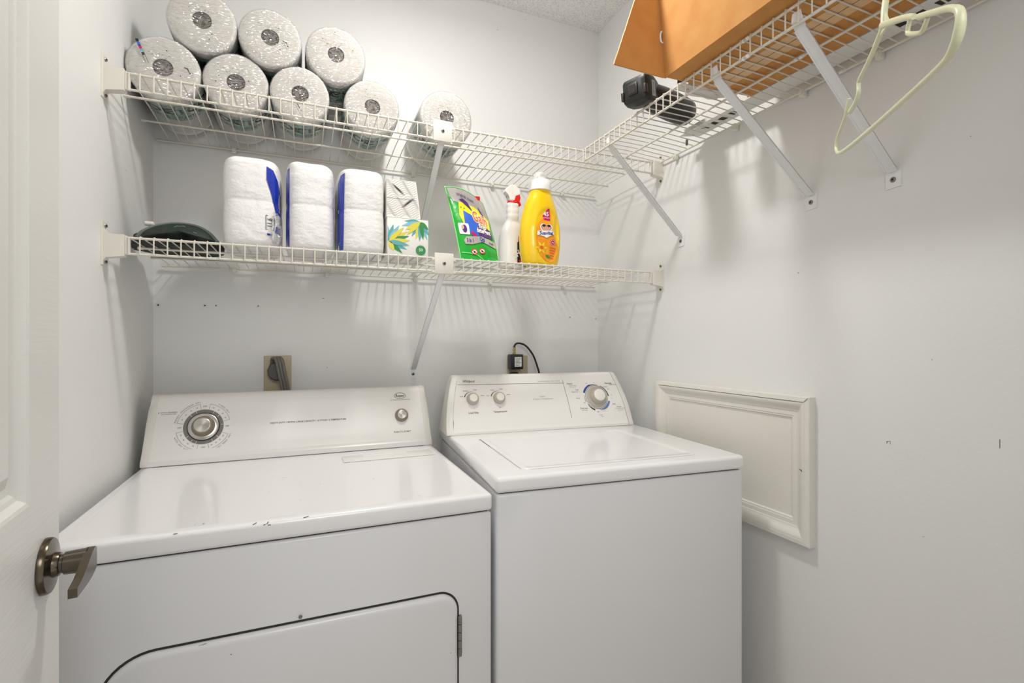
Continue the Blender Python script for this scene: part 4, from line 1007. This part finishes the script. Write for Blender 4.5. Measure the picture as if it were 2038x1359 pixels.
p.poly([(0.008, 0.022), (0.030, 0.034), (0.040, 0.028), (0.040, 0.016), (0.018, 0.012)], 'red', lay=3, grid=0.01); p.poly([(0.004, 0.010), (0.040, 0.003), (0.040, 0.008), (0.006, 0.014)], 'leaf', lay=4, grid=0.01)
p.build('front_label', t)

# yellow fabric softener bottle
yx, yy0 = 0.6835, 1.4080
t = thing('softener_bottle', 'large yellow softener bottle with white cap and orange label, standing near the shelf lip', 'softener bottle', (yx, yy0, ZS))
prof = [(0.0, 0.052), (0.003, 0.057), (0.012, 0.0605), (0.03, 0.0640), (0.055, 0.0665), (0.085, 0.0675), (0.115, 0.0665), (0.140, 0.0625), (0.165, 0.0565), (0.185, 0.0505), (0.200, 0.0450), (0.212, 0.0395), (0.222, 0.0355), (0.228, 0.0345), (0.232, 0.032)]
def ysc(z):
    for (h0, s0), (h1, s1) in zip(prof, prof[1:]):
        if h0 <= z <= h1: return s0 + (s1 - s0) * (z - h0) / (h1 - h0)
    return 0.03
bm = NB(); rings = []
zz = sorted(set([q for q, _ in prof] + [0.232 * k / 36 for k in range(37)]))
def ydep(z): return 0.60 * ysc(z) + 0.010 * max(0, (z - 0.15) / 0.08)
def yring(z, grow=0):
    s_ = ysc(z); out = []
    for k in range(72):
        a = 2 * PI * k / 72; c, s = math.cos(a), math.sin(a); n_ = 2.3
        x = (s_ + grow) * abs(c) ** (2 / n_) * (1 if c >= 0 else -1); y = (ydep(z) + grow) * abs(s) ** (2 / n_) * (1 if s >= 0 else -1)
        # oval label field pressed into the front
        if y < 0:
            e = ((x - 0.010) / 0.043) ** 2 + ((z - 0.088) / 0.088) ** 2
            if e < 1: y += 0.0035 * min(1.0, (1 - e) * 5)
            g = ((x - 0.045) / 0.010) ** 2 + ((z - 0.110) / 0.045) ** 2
            if g < 1: y += 0.005 * (1 - g)
        out.append(Vector((yx + x, yy0 + y, ZS + z)))
    return out
loft(bm, [yring(z) for z in zz]); build('bottle', bm, 'yellow', t, world=True, angle=60)
bm = NB()
lathe(bm, [(0.0335, 0.2315), (0.0360, 0.2325), (0.0362, 0.2430), (0.0345, 0.2620), (0.0330, 0.2635), (0.0225, 0.2650), (0.0215, 0.2700), (0.0190, 0.2860), (0.0165, 0.2885), (0.0140, 0.2890)], 48, Matrix.Translation((yx, yy0, ZS)))
cp = build('cap', bm, 'capwhite', t, world=True)
def SYb(u, v, h):
    s_ = ysc(v); n_ = 2.3; k = min(0.999, abs(u) / s_); y = -ydep(v) * (1 - k ** n_) ** (1 / n_)
    e = ((u - 0.010) / 0.043) ** 2 + ((v - 0.088) / 0.088) ** 2
    if e < 1: y += 0.0035 * min(1.0, (1 - e) * 5)
    g = ((u - 0.045) / 0.010) ** 2 + ((v - 0.110) / 0.045) ** 2
    if g < 1: y += 0.005 * (1 - g)
    return Vector((yx + u, yy0 + y - 0.0012 - h, ZS + v))
p = Print(SYb)
p.poly([(0.010, 0.172), (0.000, 0.160), (-0.012, 0.140), (-0.025, 0.118), (-0.031, 0.090), (-0.028, 0.055), (-0.014, 0.026), (0.004, 0.011), (0.022, 0.006), (0.042, 0.018), (0.052, 0.042), (0.047, 0.064), (0.034, 0.085), (0.026, 0.110), (0.026, 0.140), (0.020, 0.165)], 'orange', grid=0.006)
p.poly([(0.000, 0.158), (0.012, 0.172), (0.017, 0.172), (0.019, 0.134), (-0.004, 0.136), (-0.007, 0.148)], 'magenta', lay=3, grid=0.006)
p.text('45', 0.005, 0.154, 0.019, 'white', bold=0.02, lay=4); p.text('LAVADAS', 0.006, 0.1425, 0.0052, 'white', lay=4, su=1.0)
def heart(cx_, cz_, s_):
    return [(cx_ + s_ * 0.0625 * 16 * math.sin(a) ** 3, cz_ + s_ * 0.0625 * (13 * math.cos(a) - 5 * math.cos(2 * a) - 2 * math.cos(3 * a) - math.cos(4 * a))) for a in [2 * PI * k / 40 for k in range(40)]]
p.poly(heart(0.0045, 0.108, 0.0215), 'white', lay=3, grid=0.006); p.poly(heart(0.0045, 0.109, 0.0175), 'black', lay=4, grid=0.006); p.poly(heart(0.0045, 0.108, 0.0160), 'skin', lay=5, grid=0.006)
p.poly([(-0.011, 0.117), (-0.004, 0.123), (0.003, 0.118), (-0.004, 0.113)], 'black', lay=6); p.poly([(0.006, 0.118), (0.013, 0.123), (0.019, 0.117), (0.012, 0.113)], 'black', lay=6)
p.poly([(-0.026, 0.100), (0.028, 0.104), (0.032, 0.094), (0.014, 0.086), (0.004, 0.080), (-0.006, 0.085), (-0.027, 0.088)], 'white', lay=7, grid=0.006)
p.text('Suavitel', 0.003, 0.0945, 0.0155, 'navy', bold=0.03, lay=8, rot=0.05, shear=0.15)
p.disc(0.027, 0.068, 0.0095, 'magenta', lay=3); p.ring(0.027, 0.068, 0.0070, 0.0078, 'white', lay=4, n=24); p.text('4x', 0.027, 0.068, 0.008, 'white', lay=4)
for k in range(12): petal(p, -0.012, 0.050, 0.020, 0.007, k * PI / 6, 'orange' if k % 2 else 'brightyellow', 3 + k % 3)
p.disc(-0.012, 0.050, 0.006, 'deep_orange', lay=6)
for k in range(5): p.line((0.016, 0.052 - k * 0.008), (0.038 - k * 0.002, 0.050 - k * 0.008), 0.0035, 'deep_orange', lay=3)
for a in (0.3, 1.2, 2.0): petal(p, 0.008, 0.020, 0.012, 0.006, a, 'leaf', 4)
p.build('front_label', t)

# folded dark green bag at the left end
t = thing('folded_green_bag', 'folded dark green fabric bag with a curved rim, left end of the lower shelf', 'bag', (-0.29, 1.55, ZS))
bm = NB(); bmesh.ops.create_icosphere(bm, subdivisions=5, radius=1.0)
for v in bm.verts:
    c = v.co.copy(); n_ = noise.noise(c * 1.7) * 0.16 + noise.noise(c * 4.2) * 0.07
    r_ = 1 + n_; x = c.x * r_; y = c.y * r_; z = c.z
    z = max(z, -0.0) if z < 0 else z * r_
    v.co = Vector((-0.2980 + x * 0.1040, 1.545 + y * 0.115, ZS + 0.0005 + max(0, z) * 0.056 + (0.0 if z > 0 else -0.0)))
build('fabric', bm, 'tarp', t, world=True, angle=60)
bm = NB()
arc = [(-0.358, 1.405, ZS + 0.006), (-0.348, 1.408, ZS + 0.020), (-0.325, 1.425, ZS + 0.038), (-0.290, 1.44, ZS + 0.050), (-0.250, 1.44, ZS + 0.048), (-0.218, 1.425, ZS + 0.031), (-0.196, 1.412, ZS + 0.006)]
tube(bm, smooth_path(arc, 8), 0.0042, 8); build('rim_piping', bm, 'tarp_rim', t, world=True)
bm = NB()
AR = smooth_path(arc, 6); cpt = Vector((-0.276, 1.412, ZS + 0.006))
vs = [bm.verts.new(q) for q in AR]; c_ = bm.verts.new(cpt + Vector((0, -0.004, 0.02)))
for a, b in zip(vs, vs[1:]): bm.faces.new((a, b, c_))
bmesh.ops.subdivide_edges(bm, edges=bm.edges[:], cuts=2)
bmesh.ops.solidify(bm, geom=bm.faces[:], thickness=0.002)
fl_ = build('front_flap', bm, 'tarp', t, world=True, angle=30)
p = Print(lambda u, v, h: Vector((-0.276 + u, 1.4085 - h + 0.5 * max(0, v - 0.03), ZS + v * 0.7)))
for pts in ([(-0.030, 0.050), (-0.018, 0.048), (-0.006, 0.060), (-0.002, 0.058)], [(0.0, 0.040), (0.012, 0.036)], [(0.020, 0.042), (0.036, 0.036)], [(-0.004, 0.058), (0.004, 0.061), (0.010, 0.058)]): p.path(pts, 0.0012, 'ink_soft')
p.build('stitched_mark', fl_)
bm = NB(); q = at(305, 447, 1, 1.60); lathe(bm, [(0.003, 0), (0.006, 0.002), (0.006, 0.02), (0.003, 0.022)], 14, Matrix.Translation((q.x - 0.010, 1.56, q.z - 0.006)) @ Matrix.Rotation(PI / 2, 4, 'Y')); build('white_toggle', bm, 'capwhite', t, world=True)

# ------------------------------------------------------------------ things on the right shelf
ZR = 0.6167
t = thing('cardboard_box', 'open brown cardboard box overhanging the right wire shelf, its end flap swung out', 'cardboard box', (0.90, 0.67, ZR))
bx = [(0.779, 0.938), (1.036, 0.930), (1.036, 0.50), (0.779, 0.50)]
hh = 0.33; lean = -0.032; T_ = 0.004
bm = NB()
def quadwall(a, b, z0, z1, th):
    d_ = (Vector(b) - Vector(a)).normalized(); n_ = Vector((-d_.y, d_.x)) * th
    def P_(q, z, o): return Vector((q[0] + o.x + lean * (z - z0) / hh, q[1] + o.y, z))
    o0 = Vector((0, 0)); loft(bm, [[P_(a, z0, o0), P_(b, z0, o0), P_(b, z1, o0), P_(a, z1, o0)], [P_(a, z0, n_), P_(b, z0, n_), P_(b, z1, n_), P_(a, z1, n_)]])
quadwall(bx[0], bx[3], ZR, ZR + hh, T_); quadwall(bx[2], bx[1], ZR, ZR + hh, T_); quadwall(bx[3], bx[2], ZR, ZR + hh, T_)
bq = [(0.7832, 0.9335), (1.0318, 0.9255), (1.0318, 0.5042), (0.7832, 0.5042)]
loft(bm, [[Vector((x, y, ZR + 0.0002)) for x, y in bq], [Vector((x, y, ZR + T_)) for x, y in bq]])
loft(bm, [[Vector((x + lean, y, ZR + hh - T_)) for x, y in bx], [Vector((x + lean, y, ZR + hh)) for x, y in bx]])
build('box_body', bm, 'card', t, world=True, smooth=False)
fa = [(0.779, ZR + 0.001), (0.640, ZR + 0.003), (0.7245, ZR + 0.240), (0.757, ZR + 0.245)]
bm = NB(); n = 26
edge = []
for k in range(n + 1):
    q = k / n; e = 0.0012 * noise.noise(Vector((k * 1.3, 0, 0))); edge.append((0.640 + 0.0845 * q + e, ZR + 0.003 + 0.237 * q))
ol = [(0.779, ZR + 0.001)] + edge + [(0.757, ZR + 0.245)]
loft(bm, [[Vector((x, y, z)) for x, z in ol] for y in (0.9365, 0.9405)]); fp = build('end_flap', bm, ['card'], t, world=True, smooth=False)
bm = NB(); loft(bm, [[Vector((x - 0.0003, y, z)) for x, z in edge] + [Vector((x - 0.0012, y, z)) for x, z in edge[::-1]] for y in (0.9367, 0.9403)]); build('torn_edge', bm, 'card_edge', fp, world=True, smooth=False)
bm = NB(); tube(bm, [(0.771 + 0.0 , 0.937, ZR + 0.088 + 0.0) if False else Vector((0.7705 + 0.006 * math.cos(a), 0.934, ZR + 0.092 + 0.013 * math.sin(a))) for a in [2 * PI * k / 20 for k in range(21)]], 0.0022, 8); build('string_loop', bm, 'capwhite', t, world=True)
p = Print(lambda u, v, h: Vector((u, v, ZR - h)))
p.poly([(0.90, 0.924), (0.95, 0.924), (0.95, 0.51), (0.90, 0.51)], 'card_tape'); p.line((0.925, 0.924), (0.925, 0.51), 0.0012, 'dark_gap', lay=2)
p.build('bottom_tape', t)

t = thing('white_slotted_strip', 'long flat white strip with black slots, lying between cardboard box and right wall', 'strip', (1.073, 0.80, ZR))
bm = NB(); loft(bm, [[Vector((x, y, z)) for x, y in ((1.042, 1.190), (1.098, 1.160), (1.098, 0.30), (1.040, 0.30))] for z in (ZR + 0.0003, ZR + 0.012)]); build('strip', bm, 'whiteboard', t, world=True, smooth=False)
p = Print(lambda u, v, h: Vector((u, v, ZR + 0.0003 - h)))
for (y, wd) in ((1.110, 0.010), (1.078, 0.016), (1.045, 0.016), (1.008, 0.016), (0.60, 0.016), (0.565, 0.016), (0.53, 0.016), (0.495, 0.016), (0.46, 0.016)): p.poly([(1.060, y - wd / 2), (1.080, y - wd / 2 - 0.002), (1.080, y + wd / 2), (1.060, y + wd / 2 + 0.002)], 'black')
p.line((1.060, 1.165), (1.075, 1.162), 0.005, 'ink')
p.build('slots', t)
bm = NB(); q = at(1367, 280, 2, ZR - 0.006); lathe(bm, [(0.003, -0.012), (0.004, -0.010), (0.004, 0.004), (0.003, 0.007)], 12, Matrix.Translation((q.x, q.y, q.z - 0.002))); build('hanging_tab', bm, 'dial_ring', t, world=True)

t = thing('power_tool', 'black cordless power tool lying on the right shelf below the cardboard box', 'power tool', (0.86, 1.05, ZR))
TA = math.radians(18)
TM = Matrix.Translation((0.817, 1.075, ZR + 0.001)) @ Matrix.Rotation(TA, 4, 'Z') @ Matrix.Rotation(math.radians(-7), 4, 'Y') @ Matrix.Scale(0.90, 4, (0, 0, 1))
bm = NB()
rings = []
for x, hy_, z0, z1 in ((-0.030, 0.026, 0.018, 0.066), (-0.026, 0.034, 0.008, 0.074), (-0.012, 0.037, 0.004, 0.078), (0.012, 0.037, 0.004, 0.077), (0.030, 0.034, 0.008, 0.070), (0.045, 0.030, 0.012, 0.064), (0.07, 0.028, 0.012, 0.060), (0.10, 0.030, 0.012, 0.058)):
    rings.append([TM @ Vector((x, y, z)) for y, z in [(a, b) for a, b in [(q[0], q[1]) for q in rrect(-hy_, hy_, z0, z1, 0.010, 4)]]])
loft(bm, rings); bd = build('battery_end', bm, 'tool', t, world=True, angle=40)
bm = NB(); box(bm, -0.0335, -0.028, -0.014, 0.014, 0.026, 0.058, 0.002, 2, mx=TM); box(bm, -0.032, -0.02, -0.038, -0.030, 0.02, 0.045, 0.002, 2, mx=TM); box(bm, -0.032, -0.02, 0.030, 0.038, 0.02, 0.045, 0.002, 2, mx=TM); build('latch', bm, 'toolrib', bd, world=True)
bm = NB(); box(bm, -0.0345, -0.0325, -0.009, 0.009, 0.030, 0.054, 0.0006, 1, mx=TM); build('latch_slot', bm, 'screw_dark', bd, world=True)
p = Print(lambda u, v, h: TM @ Vector((u, -0.0372 - h, v)))
p.poly([(-0.002, 0.016), (0.013, 0.016), (0.013, 0.060), (-0.002, 0.060)], 'stickergrey'); p.text('18V Li-ion', 0.0055, 0.038, 0.0085, 'ink', rot=PI / 2, lay=2)
p.build('sticker', bd)
bm = NB(); rings = []
c0 = Vector((0.915, 1.098, ZR + 0.0365))
for x, r_ in ((-0.098, 0.018), (-0.09, 0.028), (-0.06, 0.034), (-0.02, 0.0375), (0.03, 0.0385), (0.075, 0.0375), (0.10, 0.034), (0.112, 0.026), (0.117, 0.014)):
    rings.append([c0 + Vector((x * 0.97, x * 0.24 + r_ * 1.10 * math.cos(a), r_ * math.sin(a) * 0.94)) for a in [2 * PI * k / 28 for k in range(28)]])
loft(bm, rings); build('motor_housing', bm, 'tool', t, world=True)
bm = NB(); tube(bm, smooth_path([(0.87, 0.985, ZR + 0.022), (0.855, 0.965, ZR + 0.036), (0.852, 0.950, ZR + 0.024)], 5), 0.009, 10); build('cord_loop', bm, 'blackplastic', t, world=True)

t = thing('plastic_bag', 'crumpled thin white plastic bag between power tool and cardboard box', 'plastic bag', (0.92, 0.965, ZR))
bm = NB(); bmesh.ops.create_icosphere(bm, subdivisions=4, radius=1.0)
for v in bm.verts:
    c = v.co.copy(); n_ = 1 + noise.noise(c * 2.3) * 0.3 + noise.noise(c * 6) * 0.12
    v.co = Vector((0.925 + c.x * n_ * 0.070, 0.965 + c.y * n_ * 0.024, max(ZR + 0.0003, ZR + 0.012 + c.z * n_ * 0.012)))
build('bag', bm, 'bag', t, world=True, angle=25)

# ------------------------------------------------------------------ plastic clothes hanger on the right shelf's lip
SC = 1.10
ap = V3(0.655, 0.387, 0.388) * SC; Ae = V3(0.790, 0.537, 0.310) * SC; Be = V3(0.512, 0.241, 0.283) * SC
t = thing('clothes_hanger', 'pale green plastic clothes hanger hanging from the right wire shelf', 'clothes hanger', (ap.x, ap.y, Ae.z))
hx = (Be - Ae); hx.z = 0; hx.normalize()
def along(p0, p1, q): return p0.lerp(p1, q)
up_ = Vector((0, 0, 1))
HN = Vector((-hx.y, hx.x, 0))
def HP(px, py):
    r = ray(px, py); return r * ((Ae.x * HN.x + Ae.y * HN.y) / (r.x * HN.x + r.y * HN.y))
def hpath(pts, n=5): return smooth_path([HP(*q) for q in pts], n)
def rads(path, wpx):      # tube radius from the width seen in the photo
    n = len(path); out = []
    for i, q in enumerate(path):
        k = i / (n - 1) * (len(wpx) - 1); a = int(min(k, len(wpx) - 2)); wv = wpx[a] + (wpx[a + 1] - wpx[a]) * (k - a)
        out.append(wv * 0.5 / FPX * (q.x * SY_ + q.y * CY_))
    return out
n_ = HN * 0.0012
ap = HP(1759, 48)
bm = NB()
pt = hpath([(1759, 48), (1744, 88), (1726, 128), (1711, 158), (1709, 170), (1709, 184), (1703, 204), (1692, 222)]); tube(bm, pt, rads(pt, (11, 9, 8, 8, 9, 9)), 12)
pt = hpath([(1690, 196), (1687, 212), (1684, 226), (1676, 250), (1667, 274), (1664, 292), (1666, 302)]); tube(bm, pt, rads(pt, (6, 7, 6, 6, 7)), 12)
build('far_arm', bm, 'hanger', t, world=True)
bm = NB()
pt = hpath([(1757, 50), (1785, 40), (1806, 34), (1819, 33)]); tube(bm, pt, rads(pt, (14, 13, 11)), 12)
pt = hpath([(1811, 38), (1808, 52), (1807, 66), (1820, 67), (1833, 64), (1840, 52), (1846, 36)], 3); tube(bm, pt, rads(pt, (8, 9, 9, 9)), 10)
pt = hpath([(1829, 33), (1856, 25), (1886, 17), (1904, 17)]); tube(bm, pt, rads(pt, (12, 13, 15)), 12)
build('near_arm', bm, 'hanger', t, world=True)
bm = NB()
pt = hpath([(1900, 17), (1910, 22), (1912, 42), (1908, 66), (1900, 90), (1884, 118), (1850, 152), (1800, 198), (1745, 247), (1700, 285), (1678, 301), (1668, 304), (1664, 296)], 6); tube(bm, pt, rads(pt, (14, 17, 19, 20, 18, 14, 12, 11, 10, 9, 8, 7, 6)), 14)
build('trouser_bar', bm, 'hanger', t, world=True)
bm = NB()
hk = [ap - up_ * 0.002, ap + V3(0.008, 0.003, 0.03), ap + V3(0.030, 0.008, 0.075), V3(0.790, ap.y + 0.01, 0.585), V3(0.803, ap.y + 0.012, 0.612), V3(0.824, ap.y + 0.013, 0.6225), V3(0.838, ap.y + 0.013, 0.610), V3(0.840, ap.y + 0.013, 0.592)]
hs_ = smooth_path(hk, 7); tube(bm, hs_, 0.0040, 10); build('hook', bm, 'hanger', t, world=True)
bm = NB()   # web between neck and arms
for s_, e in ((1, Be), (-1, Ae)):
    a, b, c = ap + up_ * 0.020 + V3(0.004, 0.001, 0), along(ap, e, 0.10), ap - up_ * 0.004
    loft(bm, [[a - n_, b - n_, c - n_], [a + n_, b + n_, c + n_]])
a, b, c = HP(1755, 52), HP(1738, 92), HP(1767, 52)
loft(bm, [[a - n_, b - n_, c - n_], [a + n_, b + n_, c + n_]])
build('web', bm, 'hanger', t, world=True, smooth=False)

# ------------------------------------------------------------------ access panel on the right wall
t = thing('access_panel', 'cream moulded access panel mounted on the right wall behind the washer', 'access panel', (XR, 1.10, -0.50))
py0, py1, pz0, pz1 = 0.812, 1.368, -0.489, -0.1325
bm = NB(); prev = None
for ins, dep in ((0.0, 0.0), (0.0, 0.021), (0.0015, 0.0225), (0.0115, 0.0235), (0.0125, 0.0222), (0.0135, 0.0232), (0.018, 0.0228), (0.022, 0.0212), (0.026, 0.0186), (0.030, 0.0152), (0.034, 0.0128), (0.0375, 0.0120), (0.0385, 0.0105), (0.049, 0.0102), (0.0500, 0.0088), (0.0540, 0.0086), (0.0565, 0.0042), (0.058, 0.0036)):
    sx_ = [(py0 + ins, pz0 + ins), (py1 - ins, pz0 + ins), (py1 - ins, pz1 - ins), (py0 + ins, pz1 - ins)]
    ring = [bm.verts.new((XR - dep, y, z)) for y, z in sx_]
    if prev:
        for k in range(4): bm.faces.new((prev[k], prev[(k + 1) % 4], ring[(k + 1) % 4], ring[k]))
    else: bm.faces.new(ring)
    prev = ring
fr = build('moulding_frame', bm, 'panel', t, world=True, smooth=False)
bm = NB(); box(bm, XR - 0.0042, XR - 0.0008, py0 + 0.056, py1 - 0.056, pz0 + 0.056, pz1 - 0.056); build('panel_board', bm, 'panel', t, world=True, smooth=False)
p = Print(lambda u, v, h: Vector((XR - 0.0238 - h, u, v)))
for c_ in ((1, 1),):
    p.line((py0 + 0.002, pz1 - 0.0015), (py0 + 0.012, pz1 - 0.0118), 0.0011, 'dark_gap')
p.build('mitre_gap', fr)
p = Print(lambda u, v, h: Vector((XR - 0.0234 - h, u, v)))
p.line((py0 + 0.0135, pz1 - 0.0130), (py1 - 0.02, pz1 - 0.0130), 0.0008, 'ink')
p.build('paint_crack', fr)
q = at(1598, 935, 0, XR - 0.017)
p = Print(lambda u, v, h: Vector((XR - 0.0236 - h, u, v)))
p.disc(q.y, q.z, 0.0016, 'black', n=8); p.disc(q.y + 0.003, q.z + 0.001, 0.0012, 'black', n=8); p.disc(q.y - 0.002, q.z - 0.002, 0.0012, 'black', n=8); p.build('nail_hole', fr)

# ------------------------------------------------------------------ outlets, plugs and cords on the back wall
t = thing('dryer_outlet', 'almond outlet plate on the back wall above the dryer', 'wall outlet', (-0.077, D, -0.11))
bm = NB(); box(bm, -0.1175, -0.0370, D - 0.006, D, -0.165, -0.0455, 0.003, 3); build('wall_plate', bm, 'plate', t, world=True)
t = thing('dryer_plug', 'dark grey dryer plug with a thick ribbed cord, pushed into the almond outlet', 'plug', (-0.08, D - 0.01, -0.14))
bm = NB()
ol = [(-0.106, -0.090), (-0.104, -0.105), (-0.095, -0.118), (-0.080, -0.124), (-0.064, -0.120), (-0.055, -0.108), (-0.053, -0.095), (-0.062, -0.068), (-0.090, -0.066), (-0.098, -0.070)]
loft(bm, [[Vector((x, y, z)) for x, z in ol] for y in (D - 0.0065, D - 0.034)] + [[Vector((-0.079 + (x + 0.079) * 0.85, D - 0.040, -0.095 + (z + 0.095) * 0.85)) for x, z in ol]])
build('plug_body', bm, 'pluggrey', t, world=True, angle=50)
bm = NB()
for k in range(3):
    o_ = (k - 1) * 0.0085; 
    pth = [(-0.087 + o_ * 0.7, D - 0.020, -0.075), (-0.086 + o_ * 0.8, D - 0.030, -0.056), (-0.077 + o_, D - 0.045, -0.0515), (-0.070 + o_, D - 0.052, -0.062), (-0.064 + o_, D - 0.054, -0.095), (-0.056 + o_, D - 0.052, -0.135), (-0.048 + o_, D - 0.05, -0.19), (-0.045 + o_, D - 0.05, -0.26)]
    tube(bm, smooth_path(pth, 6), 0.0050, 10)
build('ribbed_cord', bm, 'cordgrey', t, world=True)

t = thing('washer_outlet', 'almond outlet plate on the back wall above the washer, mostly covered by the black adapter', 'wall outlet', (0.755, D, -0.13))
bm = NB(); box(bm, 0.7135, 0.800, D - 0.006, D, -0.165, -0.0545, 0.003, 3); build('wall_plate', bm, 'plate', t, world=True)
bm = NB(); lathe(bm, [(0.0035, 0), (0.003, 0.002)], 12, Matrix.Translation((0.765, D - 0.006, -0.111)) @ Matrix.Rotation(PI / 2, 4, 'X')); build('plate_screw', bm, 'steel', t, world=True)
t = thing('power_adapter', 'black cube power adapter with white label and a looping black cable, above the washer', 'power adapter', (0.75, D - 0.02, -0.10))
q0 = at(1018, 705, 1, D - 0.05); q1 = at(1042, 735, 1, D - 0.05)
ax0, ax1 = q0.x + 0.001, q1.x; az1, az0 = q0.z - 0.0005, q1.z + 0.0005
bm = NB(); box(bm, ax0, ax1, D - 0.050, D - 0.0065, az0, az1, 0.004, 3); ad = build('adapter_body', bm, 'blackplastic', t, world=True)
p = Print(plane_surf(((ax0 + ax1) / 2, D - 0.050, (az0 + az1) / 2), (1, 0, 0), (0, 0, 1)))
p.poly([(-0.012, -0.018), (0.016, -0.018), (0.016, 0.018), (-0.012, 0.018)], 'white')
for k in range(6): p.line((-0.009, 0.013 - k * 0.0052), (0.013 - (k % 3) * 0.003, 0.013 - k * 0.0052), 0.0016, 'ink', lay=2)
p.build('rating_label', ad)
cq = at(1024, 700, 1, D - 0.03)
bm = NB(); lathe(bm, [(0.0048, 0), (0.0048, 0.008), (0.0032, 0.009), (0.0032, 0.013), (0.0045, 0.014), (0.0045, 0.027)], 14, Matrix.Translation((cq.x, D - 0.030, az1 - 0.001))); build('cable_connector', bm, 'brass', t, world=True)
bm = NB(); e0 = Vector((cq.x, D - 0.030, az1 + 0.024))
def bp_(px, py, y): return at(px, py, 1, y)
pth = [e0, e0 + V3(0.000, 0, 0.008), bp_(1030, 683, D - 0.031), bp_(1045, 687, D - 0.034), bp_(1060, 705, D - 0.037), bp_(1069, 728, D - 0.04), bp_(1073.5, 748, D - 0.043), bp_(1076, 800, D - 0.05)]
tube(bm, smooth_path(pth, 7), 0.0037, 10); build('cable', bm, 'blackplastic', t, world=True)
t = thing('washer_plug', 'black plug just below the power adapter, behind the washer console', 'plug', (0.76, D - 0.02, -0.14))
q0 = at(1018, 741, 1, D - 0.03)
bm = NB(); box(bm, q0.x, q0.x + 0.030, D - 0.030, D - 0.0065, q0.z - 0.03, q0.z, 0.003, 3); build('plug_body', bm, 'blackplastic', t, world=True)
bm = NB(); tube(bm, [(q0.x + 0.015, D - 0.028, q0.z - 0.028), (q0.x + 0.015, D - 0.032, q0.z - 0.12)], 0.004, 10); build('cord', bm, 'blackplastic', t, world=True)
